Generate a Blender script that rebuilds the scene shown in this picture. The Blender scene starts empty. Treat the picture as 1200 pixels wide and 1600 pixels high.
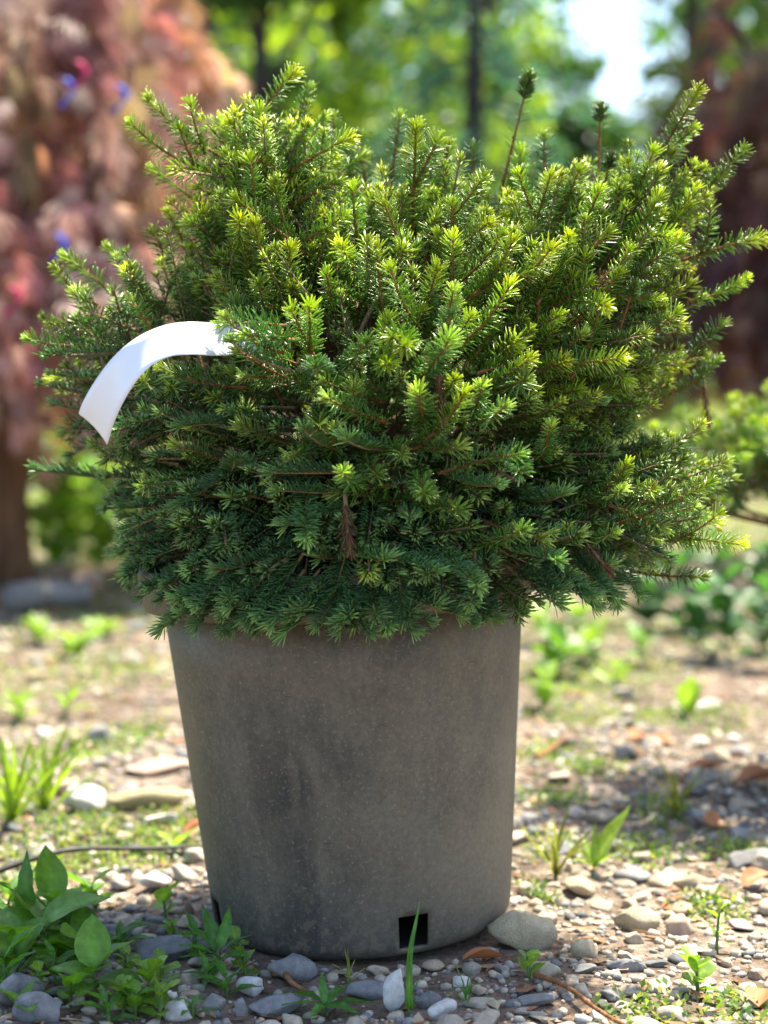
import bpy, math, random
import numpy as np
from mathutils import Vector, Matrix

R = math.radians
SC = bpy.context.scene
COL = SC.collection
rng = np.random.default_rng(7)
random.seed(7)

# ------------------------------------------------------------------ camera
FPX, CAMY, CAMZ = 2700.0, -2.07, 0.616
PITCH = math.atan(180 / FPX)
cam = bpy.data.cameras.new('camera')
cam.sensor_fit = 'VERTICAL'; cam.sensor_height = 36.0
cam.lens = 36.0 * FPX / 1600.0
cam.clip_start = 0.05; cam.clip_end = 3000
cam.dof.use_dof = True; cam.dof.focus_distance = 1.87; cam.dof.aperture_fstop = 2.75
camo = bpy.data.objects.new('camera', cam); COL.objects.link(camo)
camo.location = (0, CAMY, CAMZ); camo.rotation_euler = (math.pi / 2 - PITCH, 0, 0)
SC.camera = camo

# ------------------------------------------------------------------ sky, sun, exposure
SUN_AZ, SUN_EL = R(42), R(67)          # behind the plant, a little to its right
w = bpy.data.worlds.new('World'); SC.world = w; w.use_nodes = True
nt = w.node_tree; nt.nodes.clear()
sky = nt.nodes.new('ShaderNodeTexSky'); sky.sky_type = 'NISHITA'; sky.sun_disc = False
sky.sun_elevation = SUN_EL; sky.sun_rotation = SUN_AZ
sky.air_density = 1.0; sky.dust_density = 1.6; sky.ozone_density = 1.0
bg = nt.nodes.new('ShaderNodeBackground'); bg.inputs['Strength'].default_value = 0.125
wo = nt.nodes.new('ShaderNodeOutputWorld')
nt.links.new(sky.outputs[0], bg.inputs[0]); nt.links.new(bg.outputs[0], wo.inputs[0])
sd = bpy.data.lights.new('sun', 'SUN'); sd.energy = 5.0; sd.angle = R(0.53); sd.color = (1.0, 0.92, 0.76)
so = bpy.data.objects.new('sun', sd); COL.objects.link(so)
SUNV = Vector((math.sin(SUN_AZ) * math.cos(SUN_EL), math.cos(SUN_AZ) * math.cos(SUN_EL), math.sin(SUN_EL)))
so.rotation_euler = SUNV.to_track_quat('Z', 'Y').to_euler(); so.location = (3, 5, 8)
SC.view_settings.view_transform = 'Standard'; SC.view_settings.look = 'None'
SC.view_settings.exposure = 1.8; SC.view_settings.gamma = 1.0
SC.view_settings.use_curve_mapping = False
SC.render.engine = 'CYCLES'
SC.cycles.use_denoising = True
SC.cycles.max_bounces = 8; SC.cycles.transmission_bounces = 6; SC.cycles.transparent_max_bounces = 4
SC.cycles.sample_clamp_indirect = 8

# ------------------------------------------------------------------ pixel helpers (photo is 1200 x 1600)
FWD = Vector((0, math.cos(PITCH), -math.sin(PITCH))); UP = Vector((0, math.sin(PITCH), math.cos(PITCH)))
def ray(px, py):
    return FWD + Vector((1, 0, 0)) * ((px - 600) / FPX) + UP * ((800 - py) / FPX)
def P(px, py, y):
    d = ray(px, py); t = (y - CAMY) / d.y
    return Vector((0, CAMY, CAMZ)) + d * t
def proj(p):
    v = Vector(p) - Vector((0, CAMY, CAMZ)); z = v.dot(FWD)
    return 600 + v.x / z * FPX, 800 - v.dot(UP) / z * FPX, z
def sstep(a, b, x):
    t = min(1, max(0, (x - a) / (b - a))); return t * t * (3 - 2 * t)
def gh(x, y):
    rise = sstep(4.5, 15, y) * (0.35 + 1.15 * sstep(0.2, 3, x)) + 0.02 * max(0, y - 15)
    n = 0.006 * math.sin(9.1 * x + 3.3 * y + 1) + 0.006 * math.sin(5.3 * y - 7.7 * x) + 0.004 * math.sin(17 * x - 13 * y + 2) + 0.003 * math.sin(29 * y + 11 * x)
    far = 0.04 * math.sin(0.9 * x + 1.3) * math.sin(0.7 * y) * sstep(3, 7, y)
    k = sstep(0.17, 0.32, math.hypot(x + 0.025, y))
    return rise + n * k + far - 0.003 * k - 0.02
def G(px, py):
    d = ray(px, py); z = 0.0; p = None
    for _ in range(6):
        t = (z - CAMZ) / d.z if d.z < 0 else 30
        p = Vector((0, CAMY, CAMZ)) + d * t; z = gh(p.x, p.y)
    return Vector((p.x, p.y, gh(p.x, p.y)))

# ------------------------------------------------------------------ mesh helpers
class MB:
    """collects vertices, triangles and quads with a colour per vertex and builds ONE mesh"""
    def __init__(s): s.v = []; s.t = []; s.q = []; s.c = []; s.n = 0; s.tm = []; s.qm = []
    def add(s, V, T=None, Q=None, col=None, mi=0):
        V = np.asarray(V, float).reshape(-1, 3)
        s.v.append(V)
        if T is not None and len(T):
            T = np.asarray(T, int).reshape(-1, 3) + s.n; s.t.append(T); s.tm.append(np.full(len(T), mi))
        if Q is not None and len(Q):
            Q = np.asarray(Q, int).reshape(-1, 4) + s.n; s.q.append(Q); s.qm.append(np.full(len(Q), mi))
        if col is None: col = (1, 1, 1)
        col = np.asarray(col, float)
        if col.ndim == 1: col = np.tile(col, (len(V), 1))
        s.c.append(col); s.n += len(V)
    def mesh(s, name, mats, smooth=True):
        V = np.concatenate(s.v); C = np.concatenate(s.c)
        T = np.concatenate(s.t) if s.t else np.zeros((0, 3), int)
        Q = np.concatenate(s.q) if s.q else np.zeros((0, 4), int)
        me = bpy.data.meshes.new(name)
        me.vertices.add(len(V)); me.vertices.foreach_set('co', V.astype(np.float32).ravel())
        nl = len(T) * 3 + len(Q) * 4
        me.loops.add(nl); me.loops.foreach_set('vertex_index', np.concatenate([T.ravel(), Q.ravel()]).astype(np.int32))
        me.polygons.add(len(T) + len(Q))
        st = np.concatenate([np.arange(len(T)) * 3, len(T) * 3 + np.arange(len(Q)) * 4]).astype(np.int32)
        me.polygons.foreach_set('loop_start', st)
        mi = np.concatenate(s.tm + s.qm).astype(np.int32)
        me.polygons.foreach_set('material_index', mi)
        me.polygons.foreach_set('use_smooth', np.full(len(T) + len(Q), smooth))
        for m in (mats if isinstance(mats, (list, tuple)) else [mats]): me.materials.append(m)
        a = me.color_attributes.new('col', 'FLOAT_COLOR', 'POINT')
        a.data.foreach_set('color', np.concatenate([C, np.ones((len(C), 1))], 1).astype(np.float32).ravel())
        me.update(calc_edges=True); me.validate()
        return me
def link(name, me, parent=None, mat=None):
    o = bpy.data.objects.new(name, me); COL.objects.link(o)
    if parent: o.parent = parent
    if mat is not None: o.matrix_local = mat
    return o
def tag(o, label=None, cat=None, group=None, kind=None):
    if label: o['label'] = label
    if cat: o['category'] = cat
    if group: o['group'] = group
    if kind: o['kind'] = kind
    return o
def empty(name, loc=(0, 0, 0)):
    o = bpy.data.objects.new(name, None); COL.objects.link(o); o.location = loc; o.empty_display_size = 0.05
    return o
def tube(mb, pts, rad, sides=6, col=None, cap=True, mi=0):
    pts = [Vector(p) for p in pts]; n = len(pts); V = []
    t0 = (pts[1] - pts[0]).normalized()
    a = Vector((0, 0, 1)) if abs(t0.z) < 0.9 else Vector((1, 0, 0))
    x = t0.cross(a).normalized()
    for i in range(n):
        t = (pts[min(i + 1, n - 1)] - pts[max(i - 1, 0)]).normalized()
        x = (x - t * x.dot(t)).normalized(); y = t.cross(x)
        r = rad[i] if hasattr(rad, '__len__') else rad
        for k in range(sides):
            an = 2 * math.pi * k / sides
            V.append(pts[i] + (x * math.cos(an) + y * math.sin(an)) * r)
    Q = [(i * sides + k, i * sides + (k + 1) % sides, (i + 1) * sides + (k + 1) % sides, (i + 1) * sides + k) for i in range(n - 1) for k in range(sides)]
    T = []
    if cap:
        V += [pts[0], pts[-1]]; b = n * sides
        T = [(b, (k + 1) % sides, k) for k in range(sides)] + [(b + 1, (n - 1) * sides + k, (n - 1) * sides + (k + 1) % sides) for k in range(sides)]
    mb.add([tuple(v) for v in V], T, Q, col, mi)
def bez(a, b, c, n):
    a, b, c = Vector(a), Vector(b), Vector(c)
    return [a * (1 - t) ** 2 + b * 2 * t * (1 - t) + c * t * t for t in [i / (n - 1) for i in range(n)]]

# ------------------------------------------------------------------ materials
def mat(name):
    m = bpy.data.materials.new(name); m.use_nodes = True; t = m.node_tree; t.nodes.clear()
    out = t.nodes.new('ShaderNodeOutputMaterial')
    return m, t, out
def nd(t, ty, **k):
    n = t.nodes.new(ty)
    for a, b in k.items(): setattr(n, a, b)
    return n
def ramp(t, fac, stops, interp='LINEAR'):
    r = nd(t, 'ShaderNodeValToRGB'); r.color_ramp.interpolation = interp
    while len(r.color_ramp.elements) < len(stops): r.color_ramp.elements.new(0.5)
    for e, (p, c) in zip(r.color_ramp.elements, stops):
        e.position = p; e.color = (*c, 1) if len(c) == 3 else c
    if fac is not None: t.links.new(fac, r.inputs[0])
    return r.outputs[0]
def noise(t, scale, detail=4, rough=0.55, vec=None, dim='3D'):
    n = nd(t, 'ShaderNodeTexNoise'); n.inputs['Scale'].default_value = scale; n.inputs['Detail'].default_value = detail; n.inputs['Roughness'].default_value = rough
    if vec: t.links.new(vec, n.inputs['Vector'])
    return n.outputs['Fac']
def mixc(t, fac, a, b, blend='MIX'):
    m = nd(t, 'ShaderNodeMix', data_type='RGBA', blend_type=blend)
    for i, v in ((0, fac), (6, a), (7, b)):
        if isinstance(v, (int, float)): m.inputs[i].default_value = v
        elif isinstance(v, tuple): m.inputs[i].default_value = (*v, 1)
        else: t.links.new(v, m.inputs[i])
    return m.outputs[2]
def principled(t, out, col, rough=0.6, spec=0.5, bump=None, bstr=0.3, bdist=0.002, trans=0.0, tcol=None):
    p = nd(t, 'ShaderNodeBsdfPrincipled')
    if isinstance(col, tuple): p.inputs['Base Color'].default_value = (*col, 1)
    else: t.links.new(col, p.inputs['Base Color'])
    if isinstance(rough, (int, float)): p.inputs['Roughness'].default_value = rough
    else: t.links.new(rough, p.inputs['Roughness'])
    p.inputs['Specular IOR Level'].default_value = spec
    if bump is not None:
        b = nd(t, 'ShaderNodeBump'); b.inputs['Strength'].default_value = bstr; b.inputs['Distance'].default_value = bdist
        t.links.new(bump, b.inputs['Height']); t.links.new(b.outputs[0], p.inputs['Normal'])
    if trans > 0:
        tr = nd(t, 'ShaderNodeBsdfTranslucent')
        c = tcol if tcol is not None else col
        if isinstance(c, tuple): tr.inputs[0].default_value = (*c, 1)
        else: t.links.new(c, tr.inputs[0])
        mx = nd(t, 'ShaderNodeMixShader'); mx.inputs[0].default_value = trans
        t.links.new(p.outputs[0], mx.inputs[1]); t.links.new(tr.outputs[0], mx.inputs[2])
        t.links.new(mx.outputs[0], out.inputs[0])
    else: t.links.new(p.outputs[0], out.inputs[0])
    return p
def leafy(name, trans=0.35, rough=0.45, spec=0.4, tgain=(1.5, 1.6, 0.8), vary=0.25):
    """colour from the 'col' attribute, varied per object; light passes through"""
    m, t, out = mat(name)
    a = nd(t, 'ShaderNodeAttribute', attribute_name='col')
    oi = nd(t, 'ShaderNodeObjectInfo')
    mr = nd(t, 'ShaderNodeMapRange'); mr.inputs[3].default_value = 1 - vary; mr.inputs[4].default_value = 1 + vary
    t.links.new(oi.outputs['Random'], mr.inputs[0])
    tco = nd(t, 'ShaderNodeTexCoord'); mo = noise(t, 7, 5, 0.65, tco.outputs['Object'])
    hs = nd(t, 'ShaderNodeHueSaturation'); t.links.new(mr.outputs[0], hs.inputs['Value']); t.links.new(mixc(t, 0.8, a.outputs['Color'], ramp(t, mo, [(0.3, (0.55, 0.62, 0.5)), (0.7, (1.35, 1.3, 1.3))]), 'MULTIPLY'), hs.inputs['Color'])
    tc = mixc(t, 1.0, hs.outputs[0], tgain, 'MULTIPLY')
    principled(t, out, hs.outputs[0], rough, spec, trans=trans, tcol=tc)
    return m
M = {}
M['needle'] = leafy('spruce_needle', 0.40, 0.30, 0.65, (1.85, 1.85, 0.6), 0.25)
M['dead_needle'] = leafy('dead_needle', 0.15, 0.6, 0.2, (1, 1, 1), 0.2)
M['weed'] = leafy('weed_leaf', 0.42, 0.42, 0.45, (1.5, 1.6, 0.6), 0.22)
M['maple'] = leafy('maple_leaf', 0.42, 0.45, 0.4, (1.4, 1.15, 1.0), 0.0)
M['treeleaf'] = leafy('tree_leaf', 0.45, 0.45, 0.4, (1.55, 1.6, 0.7), 0.1)
M['litter'] = leafy('dry_litter', 0.2, 0.7, 0.2, (1, 1, 1), 0.1)
def bark(name, c1, c2, scale):
    m, t, out = mat(name)
    tc = nd(t, 'ShaderNodeTexCoord'); mp = nd(t, 'ShaderNodeMapping'); mp.inputs['Scale'].default_value = (1, 1, 0.25)
    t.links.new(tc.outputs['Object'], mp.inputs[0])
    f = noise(t, scale, 6, 0.65, mp.outputs[0])
    principled(t, out, ramp(t, f, [(0.3, c1), (0.7, c2)]), 0.85, 0.2, f, 0.7, 0.01)
    return m
M['twig'] = bark('spruce_twig', (0.17, 0.07, 0.025), (0.36, 0.17, 0.07), 300)
M['oldtwig'] = bark('spruce_old_twig', (0.17, 0.12, 0.06), (0.34, 0.26, 0.15), 300)
M['bark'] = bark('brown_bark', (0.07, 0.04, 0.024), (0.22, 0.13, 0.075), 25)
M['darkbark'] = bark('dark_bark', (0.02, 0.016, 0.014), (0.06, 0.05, 0.045), 30)
M['stick'] = bark('dry_stick', (0.14, 0.06, 0.025), (0.34, 0.17, 0.08), 120)
M['log'] = bark('weathered_wood', (0.1, 0.095, 0.09), (0.3, 0.29, 0.27), 30)

def stone_mat(name, use_attr):
    m, t, out = mat(name)
    stops = [(0.0, (0.13, 0.135, 0.14)), (0.12, (0.24, 0.24, 0.24)), (0.3, (0.31, 0.28, 0.235)), (0.5, (0.45, 0.38, 0.28)), (0.62, (0.32, 0.29, 0.25)), (0.78, (0.50, 0.43, 0.32)), (0.92, (0.42, 0.32, 0.235)), (1.0, (0.68, 0.65, 0.59))]
    tc = nd(t, 'ShaderNodeTexCoord')
    if use_attr:
        a = nd(t, 'ShaderNodeAttribute', attribute_name='col'); src = nd(t, 'ShaderNodeSeparateColor'); t.links.new(a.outputs['Color'], src.inputs[0]); f = src.outputs[0]
        vec = tc.outputs['Object']
    else:
        oi = nd(t, 'ShaderNodeObjectInfo'); f = oi.outputs['Random']
        ad = nd(t, 'ShaderNodeVectorMath', operation='ADD'); t.links.new(tc.outputs['Object'], ad.inputs[0])
        cx = nd(t, 'ShaderNodeCombineXYZ'); mu = nd(t, 'ShaderNodeMath', operation='MULTIPLY'); mu.inputs[1].default_value = 50
        t.links.new(f, mu.inputs[0]); t.links.new(mu.outputs[0], cx.inputs[0]); t.links.new(cx.outputs[0], ad.inputs[1]); vec = ad.outputs[0]
    c = ramp(t, f, stops)
    sc = 60 if use_attr else 2.0
    n1 = noise(t, sc, 6, 0.65, vec); n2 = noise(t, sc * 7, 3, 0.6, vec)
    c = mixc(t, 0.6, c, ramp(t, n1, [(0.3, (0.55, 0.53, 0.5)), (0.7, (1.3, 1.27, 1.2))]), 'MULTIPLY')
    c = mixc(t, 0.35, c, ramp(t, n2, [(0.3, (0.6, 0.6, 0.6)), (0.7, (1.3, 1.3, 1.3))]), 'MULTIPLY')
    principled(t, out, c, 0.8, 0.3, n2, 0.4, 0.003 if use_attr else 0.05)
    return m
M['stone'] = stone_mat('pebble_stone', False); M['gravel'] = stone_mat('gravel_stone', True)
def plain_stone(name, a, b, sc=2.2):
    m, t, out = mat(name); tc = nd(t, 'ShaderNodeTexCoord')
    n1 = noise(t, sc, 7, 0.65, tc.outputs['Object']); n2 = noise(t, sc * 9, 3, 0.6, tc.outputs['Object'])
    c = mixc(t, 0.4, ramp(t, n1, [(0.32, a), (0.68, b)]), ramp(t, n2, [(0.3, (0.6, 0.6, 0.6)), (0.7, (1.3, 1.3, 1.3))]), 'MULTIPLY')
    principled(t, out, c, 0.8, 0.3, n2, 0.5, 0.06); return m
M['st_cream'] = plain_stone('cream_stone', (0.38, 0.31, 0.19), (0.56, 0.48, 0.33))
M['st_grey'] = plain_stone('grey_stone', (0.17, 0.17, 0.172), (0.31, 0.305, 0.30))
M['st_white'] = plain_stone('white_stone', (0.5, 0.48, 0.44), (0.78, 0.76, 0.72))
M['st_yellow'] = plain_stone('yellow_stone', (0.42, 0.34, 0.17), (0.55, 0.46, 0.26))
M['st_dark'] = plain_stone('dark_stone', (0.05, 0.055, 0.07), (0.12, 0.125, 0.14))
M['st_pink'] = plain_stone('pink_stone', (0.42, 0.29, 0.21), (0.58, 0.43, 0.33))

def ground_mat():
    m, t, out = mat('gravelly_soil'); tc = nd(t, 'ShaderNodeTexCoord'); v = tc.outputs['Object']
    n1 = noise(t, 1.3, 5, 0.6, v); n2 = noise(t, 14, 6, 0.7, v); n3 = noise(t, 90, 4, 0.65, v)
    c = ramp(t, n2, [(0.28, (0.042, 0.032, 0.024)), (0.5, (0.15, 0.115, 0.085)), (0.72, (0.40, 0.335, 0.26))])
    c = mixc(t, ramp(t, n1, [(0.45, (0, 0, 0)), (0.65, (0.6, 0.6, 0.6))]), c, (0.20, 0.135, 0.10))
    c = mixc(t, 0.7, c, ramp(t, n3, [(0.3, (0.45, 0.45, 0.45)), (0.7, (1.5, 1.5, 1.5))]), 'MULTIPLY')
    vo = nd(t, 'ShaderNodeTexVoronoi'); vo.inputs['Scale'].default_value = 130; t.links.new(v, vo.inputs['Vector'])
    # grass takes over in the distance
    sx = nd(t, 'ShaderNodeSeparateXYZ'); t.links.new(v, sx.inputs[0])
    mr = nd(t, 'ShaderNodeMapRange'); mr.inputs[1].default_value = 4.5; mr.inputs[2].default_value = 8.0; t.links.new(sx.outputs[1], mr.inputs[0])
    mu = nd(t, 'ShaderNodeMath', operation='MULTIPLY'); t.links.new(mr.outputs[0], mu.inputs[0])
    gmask = ramp(t, noise(t, 0.9, 4, 0.6, v), [(0.28, (0, 0, 0)), (0.44, (1, 1, 1))]); t.links.new(gmask, mu.inputs[1])
    gcol = ramp(t, noise(t, 25, 5, 0.7, v), [(0.3, (0.07, 0.12, 0.02)), (0.7, (0.24, 0.32, 0.06))])
    c = mixc(t, mu.outputs[0], c, gcol)
    hb = nd(t, 'ShaderNodeMath', operation='ADD'); t.links.new(n3, hb.inputs[0]); t.links.new(n2, hb.inputs[1])
    principled(t, out, c, 0.95, 0.1, hb.outputs[0], 0.9, 0.012); return m
M['ground'] = ground_mat()

def pot_mat():
    m, t, out = mat('dusty_pot_plastic'); tc = nd(t, 'ShaderNodeTexCoord'); v = tc.outputs['Object']
    mp = nd(t, 'ShaderNodeMapping'); mp.inputs['Scale'].default_value = (1, 1, 0.3); t.links.new(v, mp.inputs[0])
    big = noise(t, 5, 5, 0.6, v); drip = noise(t, 22, 5, 0.65, mp.outputs[0]); fine = noise(t, 160, 4, 0.7, v)
    spk = noise(t, 260, 5, 0.75, v)
    c = ramp(t, big, [(0.36, (0.038, 0.037, 0.033)), (0.64, (0.125, 0.108, 0.078))])
    c = mixc(t, ramp(t, drip, [(0.45, (0, 0, 0)), (0.66, (0.9, 0.9, 0.9))]), c, (0.13, 0.113, 0.082))
    sx = nd(t, 'ShaderNodeSeparateXYZ'); t.links.new(v, sx.inputs[0])
    mr = nd(t, 'ShaderNodeMapRange'); mr.inputs[1].default_value = -0.03; mr.inputs[2].default_value = 0.2; t.links.new(sx.outputs[0], mr.inputs[0])
    md = nd(t, 'ShaderNodeMath', operation='MULTIPLY'); t.links.new(mr.outputs[0], md.inputs[0]); t.links.new(ramp(t, noise(t, 9, 5, .6, v), [(0.3, (.2, .2, .2)), (0.7, (.85, .85, .85))]), md.inputs[1])
    c = mixc(t, md.outputs[0], c, (0.20, 0.165, 0.11))          # dry dust on one side
    ml = nd(t, 'ShaderNodeMapRange'); ml.inputs[1].default_value = -0.13; ml.inputs[2].default_value = -0.215; ml.inputs[4].default_value = 0.6; t.links.new(sx.outputs[0], ml.inputs[0])
    c = mixc(t, ml.outputs[0], c, (0.075, 0.08, 0.028))          # algae film on the other
    # darker bluish tone towards the foot, broken up by noise
    mb_ = nd(t, 'ShaderNodeMapRange'); mb_.inputs[1].default_value = 0.10; mb_.inputs[2].default_value = 0.0; mb_.inputs[4].default_value = 0.65; t.links.new(sx.outputs[2], mb_.inputs[0])
    mm = nd(t, 'ShaderNodeMath', operation='MULTIPLY'); t.links.new(mb_.outputs[0], mm.inputs[0]); t.links.new(ramp(t, noise(t, 11, 4, .6, v), [(0.3, (.3, .3, .3)), (0.65, (1, 1, 1))]), mm.inputs[1])
    c = mixc(t, mm.outputs[0], c, (0.040, 0.045, 0.050))
    c = mixc(t, 0.55, c, ramp(t, fine, [(0.3, (0.62, 0.62, 0.62)), (0.7, (1.35, 1.35, 1.3))]), 'MULTIPLY')
    c = mixc(t, ramp(t, spk, [(0.56, (0, 0, 0)), (0.70, (0.85, 0.85, 0.85))]), c, (0.24, 0.21, 0.155))   # specks of dried mud
    sp2_ = noise(t, 75, 3, 0.6, v); mz = nd(t, 'ShaderNodeMapRange'); mz.inputs[1].default_value = 0.13; mz.inputs[2].default_value = 0.0; t.links.new(sx.outputs[2], mz.inputs[0])
    mz2 = nd(t, 'ShaderNodeMath', operation='MULTIPLY'); t.links.new(mz.outputs[0], mz2.inputs[0]); t.links.new(ramp(t, sp2_, [(0.54, (0, 0, 0)), (0.60, (0.8, 0.8, 0.8))]), mz2.inputs[1])
    c = mixc(t, mz2.outputs[0], c, (0.15, 0.12, 0.085))         # soil splashed up the foot
    mq = nd(t, 'ShaderNodeMapping'); mq.inputs['Scale'].default_value = (1.2, 1.2, 14); mq.inputs['Rotation'].default_value = (0.35, 0.2, 0); t.links.new(v, mq.inputs[0])
    scr = noise(t, 26, 3, 0.5, mq.outputs[0]); c = mixc(t, ramp(t, scr, [(0.70, (0, 0, 0)), (0.725, (0.55, 0.55, 0.55))]), c, (0.02, 0.021, 0.023))   # scuffs
    principled(t, out, c, ramp(t, drip, [(0.3, (0.5,) * 3), (0.7, (0.75,) * 3)]), 0.4, fine, 0.25, 0.002); return m
M['pot'] = pot_mat()
def flat(name, c, rough=0.6, spec=0.4, trans=0, sc=40, amt=0.25):
    m, t, out = mat(name); tc = nd(t, 'ShaderNodeTexCoord')
    n = noise(t, sc, 4, 0.6, tc.outputs['Object'])
    cc = mixc(t, amt, c, ramp(t, n, [(0.3, (0.5,) * 3), (0.7, (1.4,) * 3)]), 'MULTIPLY')
    principled(t, out, cc, rough, spec, trans=trans); return m
M['band'] = flat('white_tag_plastic', (0.76, 0.80, 0.85), 0.2, 0.6, 0.06, 6, 0.05)  # white plastic with the blue sky reflection tinted into its base colour
M['soil'] = flat('potting_soil', (0.045, 0.03, 0.02), 0.95, 0.1, 0, 60, 0.8)
M['tubeblack'] = flat('black_tube', (0.015, 0.014, 0.013), 0.5)
M['deadleaf'] = flat('dead_leaf', (0.42, 0.17, 0.07), 0.6, 0.3, 0.2, 90, 0.5)
M['blue'] = flat('blue_ribbon', (0.04, 0.10, 0.6), 0.4, 0.4, 0.3); M['crimson'] = flat('crimson_ribbon', (0.55, 0.02, 0.12), 0.4, 0.4, 0.3)

# ------------------------------------------------------------------ GROUND
def gaxis(lo, hi, d0, grow):
    out = [0.0]; d = d0
    while out[-1] < hi: out.append(out[-1] + d); d *= grow
    neg = [0.0]; d = d0
    while neg[-1] > lo: neg.append(neg[-1] - d); d *= grow
    return np.array(neg[:0:-1] + out)
gx = gaxis(-500, 500, 0.035, 1.055); gy = gaxis(-200, 900, 0.035, 1.05)
gv = np.array([(x, y, gh(x, y)) for y in gy for x in gx])
nx = len(gx); jj, ii = np.meshgrid(np.arange(len(gy) - 1), np.arange(nx - 1), indexing='ij')
b0 = (jj * nx + ii).ravel()
mb = MB(); mb.add(gv, None, np.stack([b0, b0 + 1, b0 + nx + 1, b0 + nx], 1))
ground = link('ground', mb.mesh('ground', M['ground'])); tag(ground, 'bare brown soil strewn with gravel, pebbles and dry leaf scraps', 'ground', kind='structure')

# stones --------------------------------------------------------------
def ico(sub):
    import bmesh
    b = bmesh.new(); bmesh.ops.create_icosphere(b, subdivisions=sub, radius=1.0); b.verts.ensure_lookup_table()
    V = np.array([v.co[:] for v in b.verts]); F = np.array([[v.index for v in f.verts] for f in b.faces]); b.free(); return V, F
def stone_shape(r, sub, flatn, cuts=11, rough=0.10):
    V, F = ico(sub); V = V.copy()
    for _ in range(cuts):
        n = r.normal(size=3); n /= np.linalg.norm(n); d = r.uniform(0.52, 0.88)
        h = V @ n; k = h > d; V[k] -= np.outer((h[k] - d) * 1.0, n)
    ph = r.uniform(0, 6, 3)
    V *= (1 + rough * (np.sin(V[:, 0] * 3.1 + ph[0]) * np.sin(V[:, 1] * 2.7 + ph[1]) + 0.5 * np.sin(V[:, 2] * 5 + ph[2])))[:, None]
    V *= np.array([r.uniform(0.9, 1.25), r.uniform(0.7, 0.95), flatn])
    return V, F
sr = np.random.default_rng(21)
stone_hi = [stone_shape(sr, 3, sr.uniform(0.42, 0.75)) for _ in range(14)]
stone_lo = [stone_shape(sr, 1, sr.uniform(0.45, 0.8), 4) for _ in range(12)]
stone_me = []
for V, F in stone_hi:
    mb = MB(); mb.add(V, F); stone_me.append(mb.mesh('stone', M['stone']))
def named_stone(px, py, wpx, label, m, shape=0, flatn=None, rz=0.0, tilt=(0, 0), sink=0.25, stretch=(1, 1, 1), z=0):
    p = G(px, py); d = (p - Vector((0, CAMY, CAMZ))).dot(FWD); s = wpx / FPX * d / 2.1
    mb = MB(); V, F = stone_hi[shape]; mb.add(V * np.array(stretch), F)
    o = link('stone', mb.mesh('stone', M[m])); hz = s * 0.6 * stretch[2]
    o.scale = (s, s, s); o.rotation_euler = (tilt[0], tilt[1], rz); o.location = (p.x, p.y, p.z + hz * (1 - 2 * sink) + z)
    tag(o, label, 'stone'); return o
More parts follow.
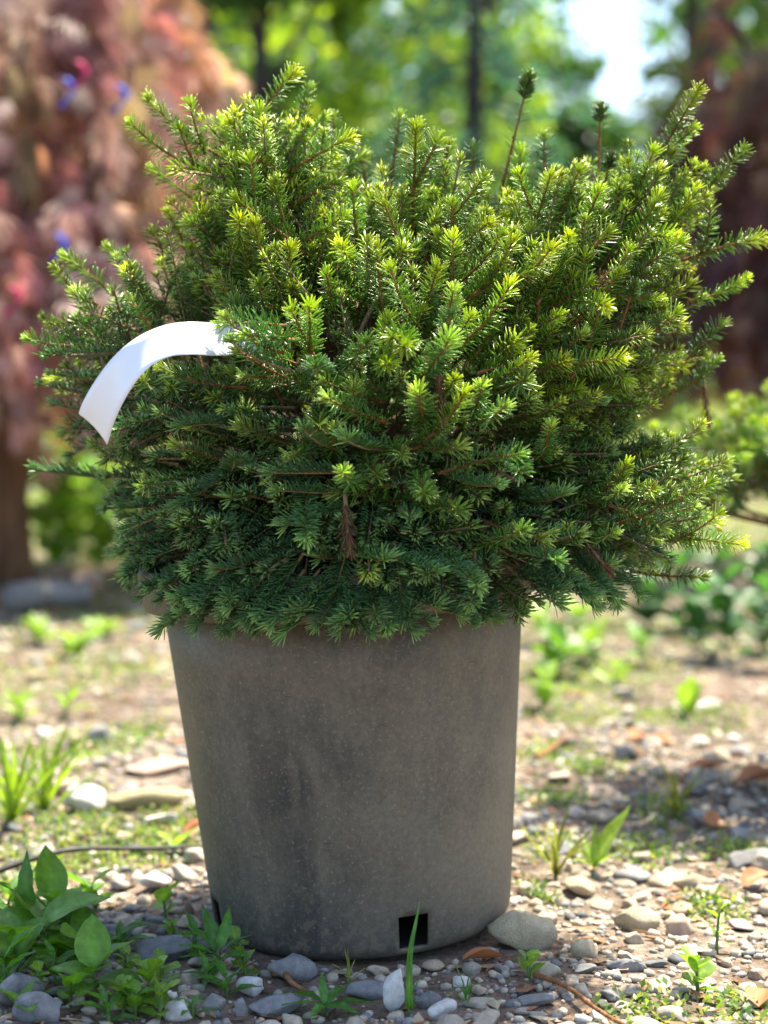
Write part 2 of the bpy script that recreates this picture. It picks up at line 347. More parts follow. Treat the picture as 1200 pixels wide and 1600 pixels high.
named = [
 (816, 1482, 108, 'large rounded cream stone wedged under the edge of the pot', 'st_cream', 0, 0.1, (0, 0), 0.15, (1, .9, 1.15)),
 (990, 1455, 92, 'flat sandy stone with an arched top lying on the gravel beside the twig', 'st_cream', 1, 0.3, (0, 0), 0.3, (1, .8, 1)),
 (1065, 1462, 70, 'pale tan stone half sunk in gravel beside the clover seedling', 'st_pink', 2, 0.8, (0, 0), 0.3, (1, .8, 1)),
 (988, 1382, 62, 'dark blue grey angular stone lying on sunlit gravel', 'st_grey', 3, 0.2, (0.2, 0.1), 0.15, (1, .9, .9)),
 (910, 1402, 66, 'grey beige angular stone with a steep broken face in the gravel', 'st_cream', 4, 1.2, (0.1, 0), 0.2, (1, 1, 1)),
 (875, 1345, 50, 'light grey blocky stone below the yellowed grass tuft', 'st_grey', 5, 0.5, (0, 0), 0.2, (1, 1, 1.2)),
 (1085, 1392, 62, 'long sandy stone shaped like a small loaf in the gravel', 'st_cream', 6, 0.1, (0, 0), 0.2, (1.1, .6, .9)),
 (915, 1500, 62, 'pointed cream stone standing among pebbles near the reddish twig', 'st_cream', 7, 0.9, (0.2, 0.4), 0.2, (1, .8, 1.1)),
 (975, 1520, 62, 'grey brown slab of stone with a shadowed front edge', 'st_grey', 8, 0.2, (0.1, 0), 0.2, (1.1, .8, .7)),
 (975, 1190, 50, 'small charcoal stone among pale gravel behind the pot', 'st_dark', 9, 0.4, (0, 0), 0.2, (1, 1, 1)),
 (228, 1262, 105, 'wide flat yellowish stone on the sunny soil behind the pot', 'st_yellow', 10, 0.1, (0, 0), 0.3, (1.1, .9, .8)),
 (245, 1210, 90, 'pinkish flat slab behind the yellowish stone', 'st_pink', 11, 0.2, (0, 0), 0.35, (1.1, .9, .6)),
 (133, 1272, 66, 'blocky pale grey stone beside the yellowish stone', 'st_white', 12, 0.1, (0, 0), 0.15, (1, .8, 1.3)),
 (105, 1240, 64, 'low greyish stone edged with moss behind the pale grey block', 'st_cream', 13, 0.1, (0, 0), 0.3, (1.1, .9, .8)),
 (190, 1322, 36, 'small round cream stone beside the dark stick', 'st_cream', 0, 1.1, (0, 0), 0.15, (1, 1, 1.2)),
 (243, 1392, 54, 'pale bluish squared stone in the shade by the pot foot', 'st_white', 3, 0.7, (0.3, 0.2), 0.1, (1, .9, 1.1)),
 (118, 1438, 62, 'grey green rounded stone in shade behind the broad weed leaves', 'st_grey', 1, 0.3, (0, 0), 0.2, (1, .8, 1)),
 (170, 1478, 70, 'purple grey stone in shade between weed leaves', 'st_grey', 4, 0.3, (0, 0), 0.2, (1, .9, 1)),
 (268, 1500, 100, 'large slate grey stone in shade left among the weeds', 'st_grey', 5, 0.2, (0, 0), 0.25, (1.1, .8, .9)),
 (462, 1532, 78, 'blue grey stone with a brown end touching the pot base', 'st_grey', 6, 0.1, (0, 0), 0.15, (1.1, .8, 1.1)),
 (393, 1558, 46, 'smooth near white pebble in the shade in front of the pot', 'st_white', 13, 0.3, (0, 0), 0.12, (1, .9, 1.3)),
 (428, 1588, 72, 'wide slate blue pebble in front of the pot', 'st_grey', 11, 0.2, (0, 0), 0.2, (1.1, .8, 1)),
 (378, 1594, 36, 'small upright grey pebble beside the near white pebble', 'st_grey', 2, 1.2, (0, 0), 0.1, (.9, .8, 1.6)),
 (278, 1592, 58, 'oval light grey pebble in front of the leafy weeds', 'st_white', 9, 0.2, (0, 0), 0.2, (1, .9, 1)),
 (615, 1580, 62, 'white angular stone shard standing on edge in front of the pot', 'st_white', 7, 1.3, (0.1, 0.5), 0.05, (.75, .8, 1.9)),
 (668, 1578, 46, 'squat grey stone next to the white shard', 'st_grey', 8, 0.5, (0, 0), 0.15, (1, .9, 1.2)),
 (690, 1592, 52, 'grey stone with a pale top beside the lone grass blade', 'st_white', 10, 0.8, (0, 0), 0.2, (1, .9, 1.2)),
 (575, 1560, 64, 'flat grey stone lying just before the pot base', 'st_grey', 12, 0.2, (0, 0), 0.25, (1.1, .8, .8)),
 (28, 1572, 84, 'rough brownish grey stone by the broad leaved weed', 'st_grey', 0, 0.6, (0.2, 0), 0.15, (1, .9, 1.3)),
 (60, 1598, 90, 'broad pale grey stone at the foot of the weed cluster', 'st_grey', 2, 0.1, (0, 0), 0.2, (1, .8, 1)),
 (20, 1500, 60, 'rounded dull grey stone under the broad weed leaves', 'st_grey', 3, 0.2, (0, 0), 0.2, (1, .9, 1)),
 (135, 925, 44, 'pale boulder beside the weathered log under the maple', 'st_pink', 5, 0.2, (0, 0), 0.1, (1, .9, 1.4)),
 (85, 905, 44, 'pinkish rock next to the maple trunk', 'st_pink', 8, 0.5, (0, 0), 0.1, (1, .9, 1.4)),
]
occ = []
for a in named:
    o = named_stone(a[0], a[1] - 4, a[2], a[3], a[4], a[5], None, a[6], a[7], a[8], a[9])
    occ.append((o.location.x, o.location.y, o.scale.x))

POTX = -0.0255                                   # pot foot centre
cand = []
def free(x, y, s):
    if math.hypot(x - POTX, y) < 0.182 + s * 0.8: return False
    return all((x - a) ** 2 + (y - b) ** 2 > (s + c) ** 2 * 0.8 for a, b, c in occ)
sr = np.random.default_rng(5)
def scatter(n, y0, y1, smin, smax, power, spaced):
    for _ in range(n):
        y = y0 + (y1 - y0) * sr.random(); d = y - CAMY
        x = sr.uniform(-1, 1) * (0.245 * d + 0.06)
        s = smin + (smax - smin) * sr.random() ** power
        if not free(x, y, s): continue
        if spaced: occ.append((x, y, s))
        cand.append((x, y, s))
scatter(420, -0.42, 0.15, 0.007, 0.019, 1.6, True)
scatter(420, -0.1, 1.2, 0.009, 0.030, 1.9, True)
scatter(260, 0.6, 3.4, 0.012, 0.034, 2.2, True)
scatter(2600, -0.42, 1.0, 0.0035, 0.009, 1.5, False)
scatter(5500, -0.42, 1.2, 0.0016, 0.0045, 1.3, False)
scatter(3600, 0.8, 4.0, 0.004, 0.011, 1.6, False)
scatter(1100, -0.42, 0.12, 0.0055, 0.0115, 1.4, False)
scatter(900, 0.1, 1.3, 0.006, 0.013, 1.6, False)
scatter(1200, 2.0, 8.0, 0.008, 0.03, 2, False)
cand.sort(key=lambda c: -c[2] / (c[1] - CAMY))
gravel = MB(); nst = 0
for k, (x, y, s) in enumerate(cand):
    rz = sr.uniform(0, 6.28); tx, ty = sr.normal(0, 0.18, 2); z = gh(x, y)
    if k < 290:
        o = link('stone', stone_me[sr.integers(14)], ground); o.location = (x, y, z + s * 0.22); o.rotation_euler = (tx, ty, rz)
        e = sr.uniform(0.85, 1.2); o.scale = (s * e, s / e, s * sr.uniform(0.75, 1.15))
    else:
        V, F = stone_lo[sr.integers(12)]
        Mx = Matrix.Rotation(rz, 3, 'Z') @ Matrix.Rotation(tx, 3, 'X') @ Matrix.Rotation(ty, 3, 'Y')
        gravel.add(V @ np.array(Mx).T * s + (x, y, z + s * 0.2), F, None, (sr.random(), 0, 0))
tag(link('gravel', gravel.mesh('gravel', M['gravel'])), 'loose mixed grey and tan gravel over the soil', 'gravel', kind='stuff')

# dry litter and low moss / seedlings
lit = MB(); lr = np.random.default_rng(9)
LC = np.array([(0.30, 0.17, 0.09), (0.2, 0.12, 0.07), (0.42, 0.28, 0.17), (0.36, 0.16, 0.08), (0.12, 0.08, 0.05), (0.5, 0.4, 0.28)])
for _ in range(2600):
    y = -0.42 + 5.5 * lr.random() ** 1.3; x = lr.uniform(-1, 1) * (0.25 * (y - CAMY) + 0.1)
    if math.hypot(x - POTX, y) < 0.2: continue
    l = lr.uniform(0.005, 0.02) * (1 + 0.25 * max(0, y)); wd = l * lr.uniform(0.12, 0.5)
    rz = lr.uniform(0, 6.28); c, s_ = math.cos(rz), math.sin(rz); z = gh(x, y) + 0.0025
    t1, t2 = lr.uniform(0, 0.35, 2)
    loc = np.array([(-l, 0, t1 * l), (0, -wd, .0015), (l, 0, t2 * l), (0, wd, .0015), (0, 0, 0.3 * l * lr.random())])
    V = np.stack([x + loc[:, 0] * c - loc[:, 1] * s_, y + loc[:, 0] * s_ + loc[:, 1] * c, z + loc[:, 2]], 1)
    lit.add(V, [(0, 1, 4), (1, 2, 4), (2, 3, 4), (3, 0, 4)], None, LC[lr.integers(6)] * lr.uniform(0.7, 1.2))
tag(link('litter', lit.mesh('litter', M['litter'], False)), 'scraps of dry brown leaf and bark lying between the stones', 'leaf litter', kind='stuff')
gc = MB()
patches = [(120, 1290, .09), (200, 1330, .06), (40, 1230, .12), (150, 1180, .10), (30, 1090, .2), (210, 1150, .08), (100, 1350, .06), (20, 1400, .05), (920, 1200, .06), (1010, 1330, .05), (870, 1330, .05), (1150, 1330, .05), (980, 1050, .15), (850, 1180, .06), (60, 1270, .12), (160, 1310, .10), (250, 1330, .07), (40, 1180, .14), (110, 1040, .2), (30, 1340, .08), (200, 1050, .15), (270, 1290, .05), (880, 1120, .10), (850, 1060, .1), (1000, 1120, .12), (930, 1080, .12), (860, 1250, .06),
           (1040, 1270, .05), (1110, 1420, .04), (1150, 1580, .05), (1010, 1590, .04), (830, 1400, .03), (60, 990, .3), (170, 940, .35), (1000, 990, .3), (1150, 1010, .3), (900, 980, .25), (1100, 1120, .1), (250, 960, .3), (500, 940, .5), (100, 890, .6), (220, 880, .6), (980, 900, .6), (1120, 880, .7), (60, 860, 1.0), (700, 860, 1.2), (1150, 820, 1.0), (950, 840, 1.0)]
for (px, py, rad) in patches:
    c0 = G(px, py); n = int(260 + 700 * rad)
    for _ in range(n):
        x = c0.x + lr.normal(0, rad * 0.55); y = c0.y + lr.normal(0, rad * 0.8)
        if math.hypot(x - POTX, y) < 0.24: continue
        l = lr.uniform(0.004, 0.012) * (1 + 0.28 * max(0, y)); a = lr.uniform(0, 6.28); el = lr.uniform(0.1, 1.1)
        d = np.array([math.cos(a) * math.cos(el), math.sin(a) * math.cos(el), math.sin(el)]); sd_ = np.array([-math.sin(a), math.cos(a), 0]) * l * 0.33
        b = np.array([x, y, gh(x, y) + lr.uniform(0, 0.008)])
        col = np.array([(0.12, 0.2, 0.03), (0.2, 0.27, 0.05), (0.28, 0.3, 0.07), (0.07, 0.15, 0.03)][lr.integers(4)]) * lr.uniform(0.8, 1.2)
        gc.add([b, b + d * l * .5 + sd_, b + d * l, b + d * l * .5 - sd_], [(0, 1, 2), (0, 2, 3)], None, col)
tag(link('ground_cover', gc.mesh('ground_cover', M['weed'], False)), 'tiny yellow green moss and seedlings patching the soil', 'ground cover', kind='stuff')

# ------------------------------------------------------------------ POT (leans a little on the stone at its foot)
POT_TILT = R(-3.4)
pot = empty('nursery_pot', (POTX, 0, -0.016)); pot.rotation_euler = (0, POT_TILT, 0)
tag(pot, 'large dusty dark grey plastic nursery pot with slots at its foot', 'plant pot')
def pot_r(z): return 0.179 + (0.2165 - 0.179) * (z / 0.405)
rows = [(0.0, 0.162), (0.003, 0.171), (0.010, 0.178)] + [(z, pot_r(z)) for z in (0.018, 0.05, 0.058, 0.10, 0.16, 0.22, 0.28, 0.33, 0.39)]
NS = 128
V = [(r * math.cos(2 * math.pi * k / NS), r * math.sin(2 * math.pi * k / NS), z) for z, r in rows for k in range(NS)]
slots = []
for k0 in range(4):      # foot slots; one faces the viewer right of centre, one sits at the other flank
    a = math.radians(-69 - k0 * 90)
    kc = int(round(a / (2 * math.pi) * NS)) % NS
    slots += [(kc + j) % NS for j in (-2, -1, 0, 1)]
Q = []
for i in range(len(rows) - 1):
    for k in range(NS):
        if k in slots and rows[i][0] >= 0.010 and rows[i + 1][0] <= 0.051: continue
        Q.append((i * NS + k, i * NS + (k + 1) % NS, (i + 1) * NS + (k + 1) % NS, (i + 1) * NS + k))
V.append((0, 0, 0.012)); T = [(len(V) - 1, (k + 1) % NS, k) for k in range(NS)]
mb = MB(); mb.add(V, T, Q); body = link('body', mb.mesh('body', M['pot']), pot)
so_ = body.modifiers.new('wall', 'SOLIDIFY'); so_.thickness = 0.004; so_.offset = -1
# rolled lip
prof = [(0.2145, 0.368), (0.222, 0.372), (0.238, 0.376), (0.2415, 0.382), (0.243, 0.40), (0.2435, 0.418), (0.241, 0.423), (0.234, 0.4245), (0.229, 0.421), (0.2275, 0.41), (0.2265, 0.385), (0.212, 0.372)]
V = [(r * math.cos(2 * math.pi * k / NS), r * math.sin(2 * math.pi * k / NS), z) for r, z in [(a_, b_ + 0.02) for a_, b_ in prof] for k in range(NS)]
n = len(prof); Q = [(i * NS + k, i * NS + (k + 1) % NS, ((i + 1) % n) * NS + (k + 1) % NS, ((i + 1) % n) * NS + k) for i in range(n) for k in range(NS)]
mb = MB(); mb.add(V, None, Q); link('lip', mb.mesh('lip', M['pot']), pot)
V = [(0, 0, 0.415)]
for j in range(1, 7):
    for k in range(48):
        rr = 0.2225 * j / 6; V.append((rr * math.cos(k * math.pi / 24), rr * math.sin(k * math.pi / 24), 0.41 + 0.008 * math.sin(rr * 60 + k) * (j < 6)))
T = [(0, 1 + k, 1 + (k + 1) % 48) for k in range(48)]; Q = [(1 + (j - 1) * 48 + k, 1 + j * 48 + k, 1 + j * 48 + (k + 1) % 48, 1 + (j - 1) * 48 + (k + 1) % 48) for j in range(1, 6) for k in range(48)]
mb = MB(); mb.add(V, T, Q); link('potting_soil', mb.mesh('potting_soil', M['soil']), pot)

# ------------------------------------------------------------------ SPRUCE SHOOTS (stem along +Z, upper side +X)
KIND = {   # old and young needle colour (growth tone mixed with painted sun and shade), where the young colour starts, flattening, density per cm
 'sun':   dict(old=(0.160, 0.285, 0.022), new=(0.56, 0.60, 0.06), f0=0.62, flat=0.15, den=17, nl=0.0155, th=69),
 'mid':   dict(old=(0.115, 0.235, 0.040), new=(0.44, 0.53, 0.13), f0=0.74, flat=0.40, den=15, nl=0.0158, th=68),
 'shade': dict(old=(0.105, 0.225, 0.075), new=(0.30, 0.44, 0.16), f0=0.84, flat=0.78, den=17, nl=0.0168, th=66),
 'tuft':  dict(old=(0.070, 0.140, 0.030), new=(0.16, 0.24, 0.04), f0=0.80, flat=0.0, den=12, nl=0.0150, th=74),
 'dead':  dict(old=(0.16, 0.075, 0.04), new=(0.22, 0.10, 0.055), f0=0.5, flat=0.0, den=9, nl=0.0150, th=30),
}
def shoot_curve(L, bend, t):
    t = np.asarray(t, float)
    t2 = np.maximum(t, 0); x = bend * L * t2 ** 2; z = L * (t - 0.25 * abs(bend) * t ** 2)
    return np.stack([x, np.zeros_like(x), z], -1)
def shoot_geo(r, kind, L, bend, hi=True, dens=1.0):
    k = dict(KIND[kind]); fresh = r.uniform(0.25, 1.0); k['nl'] *= r.uniform(0.85, 1.18); k['th'] += r.normal(0, 5); k['den'] *= r.uniform(0.85, 1.15); n = int(L * 100 * k['den'] * dens); ntip = int((8 + 12 * fresh if kind != 'dead' else 4) * (1 if hi else 0.7))
    t = np.sort(r.uniform(-0.06, 1.0, n)); t = np.where(t > 0, t ** 0.93, t)
    if kind == 'tuft': t = np.sort(np.where(r.random(n) < 0.9, 1 - 0.2 * r.random(n), r.random(n)))
    t = np.concatenate([t, r.uniform(0.965, 1.0, ntip)]); N = len(t); tip = np.arange(N) >= n
    phi = np.arange(N) * 2.39996 + r.normal(0, 0.35, N)
    # flattened sprays: needles part to the two sides and the upper face
    cx, sy = np.cos(phi), np.sin(phi)
    fl = k['flat'] * (~tip)
    cx = cx * (1 - fl) + fl * (0.28 + 0.3 * np.abs(cx)); sy = np.where(np.abs(sy) < 0.2, np.sign(sy + 1e-6) * 0.2, sy)
    nn = np.hypot(cx, sy); cx /= nn; sy /= nn
    C = shoot_curve(L, bend, t); C2 = shoot_curve(L, bend, t + 0.01); Tn = C2 - C; Tn /= np.linalg.norm(Tn, axis=1)[:, None]
    Yx = np.tile((0., 1., 0.), (N, 1)); Xx = np.cross(Yx, Tn)
    Rd = Xx * cx[:, None] + Yx * sy[:, None]
    th = np.radians(k['th'] + r.normal(0, 8, N) - 22 * np.clip((t - 0.7) / 0.3, 0, 1)); th = np.where(tip, np.radians(r.uniform(4, 46, N)), th)
    D = Tn * np.cos(th)[:, None] + Rd * np.sin(th)[:, None]
    ln = k['nl'] * r.uniform(0.78, 1.15, N) * (0.8 + 0.2 * np.clip(t / 0.15, 0, 1)) * np.where(tip, 0.82, 1.0)
    B = C + Rd * 0.0009
    S = np.cross(D, Rd); S /= np.linalg.norm(S, axis=1)[:, None] + 1e-9
    Nn = np.cross(S, D)
    cur = ln * r.uniform(-0.02, 0.10, N)                                     # needles curl forwards
    w = r.uniform(0.00085, 0.00115, N); h = w * 0.6
    cb = np.array(k['old']); cn = np.array(k['new'])
    f = np.clip((t - k['f0']) / (1.0 - k['f0'] + 1e-6), 0, 1) ** 1.3; f = np.clip(f + np.where(tip, 0.25, 0), 0, 1) * fresh
    col = cb[None] * (1 - f[:, None]) + cn[None] * f[:, None]
    col = col * r.uniform(0.72, 1.3, N)[:, None]
    brown = r.random(N) < 0.02; col[brown] = np.array((0.22, 0.12, 0.05))           # a few browned needles
    def ring(a, sw, nsd):
        ctr = B + D * (ln * a)[:, None] + Tn * (cur * a * a)[:, None]
        if nsd == 4: of = [(1, 0), (0, 1), (-1, 0), (0, -1)]
        else: of = [(1, -0.5), (0, 1), (-1, -0.5)]
        return [ctr + S * (w * sw * u)[:, None] + Nn * (h * sw * v)[:, None] for u, v in of]
    if hi:
        rs = ring(0, .5, 4) + ring(.4, 1, 4) + ring(.86, .8, 4) + [B + D * ln[:, None] + Tn * cur[:, None]]
        nv = 13; fq = [(a + i, a + (i + 1) % 4, a + 4 + (i + 1) % 4, a + 4 + i) for a in (0, 4) for i in range(4)]; ft = [(8 + i, 8 + (i + 1) % 4, 12) for i in range(4)]
    else:
        rs = [B] + ring(.55, 1.15, 3) + [B + D * ln[:, None] + Tn * cur[:, None]]
        nv = 5; fq = []; ft = [(0, 1 + (i + 1) % 3, 1 + i) for i in range(3)] + [(1 + i, 1 + (i + 1) % 3, 4) for i in range(3)]
    Vn = np.stack(rs, 1).reshape(-1, 3); off = (np.arange(N) * nv)[:, None, None]
    Q = (np.array(fq)[None] + off).reshape(-1, 4) if fq else None; T = (np.array(ft)[None] + off).reshape(-1, 3)
    return Vn, T, Q, np.repeat(col, nv, 0)
def stem_geo(L, bend, back, hi=True):
    ts = np.linspace(0, 0.985, 6 if hi else 3)
    pts = [Vector((0, 0, -back)), Vector((0, 0, -back * 0.5))] + [Vector(p) for p in shoot_curve(L, bend, ts)]
    rad = [0.0026, 0.0025] + list(np.linspace(0.0023, 0.0013, len(ts)))
    return pts, rad
shr = np.random.default_rng(3)
VAR = {}      # (kind) -> list of (length, stem mesh, needle mesh, low-poly needle arrays, low stem)
for kind, cnt in (('sun', 14), ('mid', 12), ('shade', 12), ('tuft', 3), ('dead', 3)):
    VAR[kind] = []
    for i in range(cnt):
        L = {'sun': .055 + .0065 * i, 'mid': .048 + .0065 * i, 'shade': .052 + .0068 * i, 'tuft': .095 + .02 * i, 'dead': .035 + .01 * i}[kind]
        bend = shr.uniform(-0.12, 0.30) if kind != 'tuft' else shr.uniform(-.05, .1)
        mb = MB(); p, rd = stem_geo(L, bend, 0.012); tube(mb, p, [q * (0.72 if kind == 'shade' else 0.9) for q in rd], 6)
        sm = mb.mesh('shoot', M['oldtwig' if kind in ('shade', 'dead') else 'twig'])
        mb = MB(); mb.add(*shoot_geo(shr, kind, L, bend)); nm = mb.mesh('needles', M['dead_needle' if kind == 'dead' else 'needle'])
        lo = shoot_geo(shr, kind, L, bend, False, 0.75)
        ms = MB(); p, rd = stem_geo(L, bend, 0.03, False); tube(ms, p, rd, 3, None, False)
        VAR[kind].append((L, sm, nm, lo, (ms.v[0], ms.q[0])))
def frame(base, dirv, upv, scale):
    z = Vector(dirv).normalized(); x = Vector(upv) - z * Vector(upv).dot(z)
    if x.length < 1e-3: x = Vector((1, 0, 0)) - z * z.x
    x.normalize(); y = z.cross(x)
    m = Matrix((x, y, z)).transposed().to_4x4()
    return Matrix.Translation(base) @ m @ Matrix.Diagonal((scale, scale, scale, 1))
def add_shoot(parent, kind, base, dirv, upv, length, name='shoot', inv=None):
    cands = VAR[kind]; L, sm, nm, _, _ = min(cands, key=lambda c: abs(c[0] - length) + random.uniform(0, 0.035))
    s = min(1.22, max(0.8, length / L))
    mx = frame(base, dirv, upv, s)
    if inv is not None: mx = inv @ mx
    o = link(name, sm, parent, mx)
    nd_ = link('needles', nm, o); nd_['kind'] = 'stuff'
    return o
def add_low(mbn, mbs, kind, base, dirv, upv, length):
    L, _, _, lo, st = VAR[kind][int(rng.integers(len(VAR[kind])))]; s = min(1.25, max(0.8, length / L))
    mx = np.array(frame(base, dirv, upv, s)); Rm, tr = mx[:3, :3].T, mx[:3, 3]
    mbn.add(lo[0] @ Rm + tr, lo[1], None, lo[3] * rng.uniform(0.8, 1.2))
    mbs.add(st[0] @ Rm + tr, None, st[1])

# ------------------------------------------------------------------ MAIN SPRUCE
def ell(px, py, rx, ry, y, ryd):
    c = P(px, py, y); k = (y - CAMY) / FPX
    return (np.array(c), np.array([rx * k, ryd, ry * k]))
ELL = [ell(600, 660, 320, 262, 0.0, 0.26), ell(868, 508, 152, 168, 0.02, 0.20), ell(650, 510, 180, 178, 0.03, 0.20), ell(425, 440, 92, 165, -0.02, 0.13),
       ell(270, 590, 135, 125, -0.01, 0.145), ell(955, 785, 120, 78, -0.02, 0.16), ell(640, 835, 315, 85, 0.0, 0.255), ell(370, 735, 150, 140, -0.02, 0.19), ell(425, 290, 72, 62, -0.01, 0.085), ell(965, 375, 70, 75, 0.02, 0.10)]
def inside(p, s=1.0):
    return any((((p - c) / (r * s)) ** 2).sum() < 1 for c, r in ELL)
def front_y(px, py):
    o = np.array((0, CAMY, CAMZ)); d = np.array(ray(px, py)); best = None
    for c, r in ELL:
        a = d / r; b = (o - c) / r; A = a @ a; B = a @ b; Cc = b @ b - 1; D = B * B - A * Cc
        if D > 0:
            t = (-B - math.sqrt(D)) / A; y = (o + d * t)[1]
            if best is None or y < best: best = y
    return best
TRUNK = Vector((POTX + 0.39 * math.sin(POT_TILT), 0.0, 0.385))
spruce = empty('dwarf_spruce', TRUNK)
tag(spruce, 'bushy green dwarf spruce with yellow green tips growing in the nursery pot', 'spruce')
INV = Matrix.Translation(-TRUNK)
heart = Vector(P(620, 760, 0.0))
# trunk and limbs
mb = MB(); tube(mb, [Vector((0, 0, -0.03)), Vector((0.004, 0, 0.05)), Vector((0.02, 0.01, 0.14)), Vector((0.03, 0.0, 0.24))], [0.022, 0.018, 0.014, 0.008], 10)
link('trunk', mb.mesh('trunk', M['bark']), spruce)
br = np.random.default_rng(12)
for i in range(26):
    a = i * 2.39996; el = br.uniform(-0.1, 1.25); d = Vector((math.cos(a) * math.cos(el) * 0.9, math.sin(a) * math.cos(el) * 0.85, math.sin(el)))
    st = Vector((0.01, 0, 0.02 + 0.2 * (i / 26))); L = 0.2 + 0.10 * br.random()
    e = st + d * L; mid = st + d * L * 0.5 + Vector((0, 0, 0.04))
    mb = MB(); tube(mb, bez(st, mid, e, 7), np.linspace(0.009, 0.0025, 7), 6); link('branch', mb.mesh('branch', M['bark']), spruce)

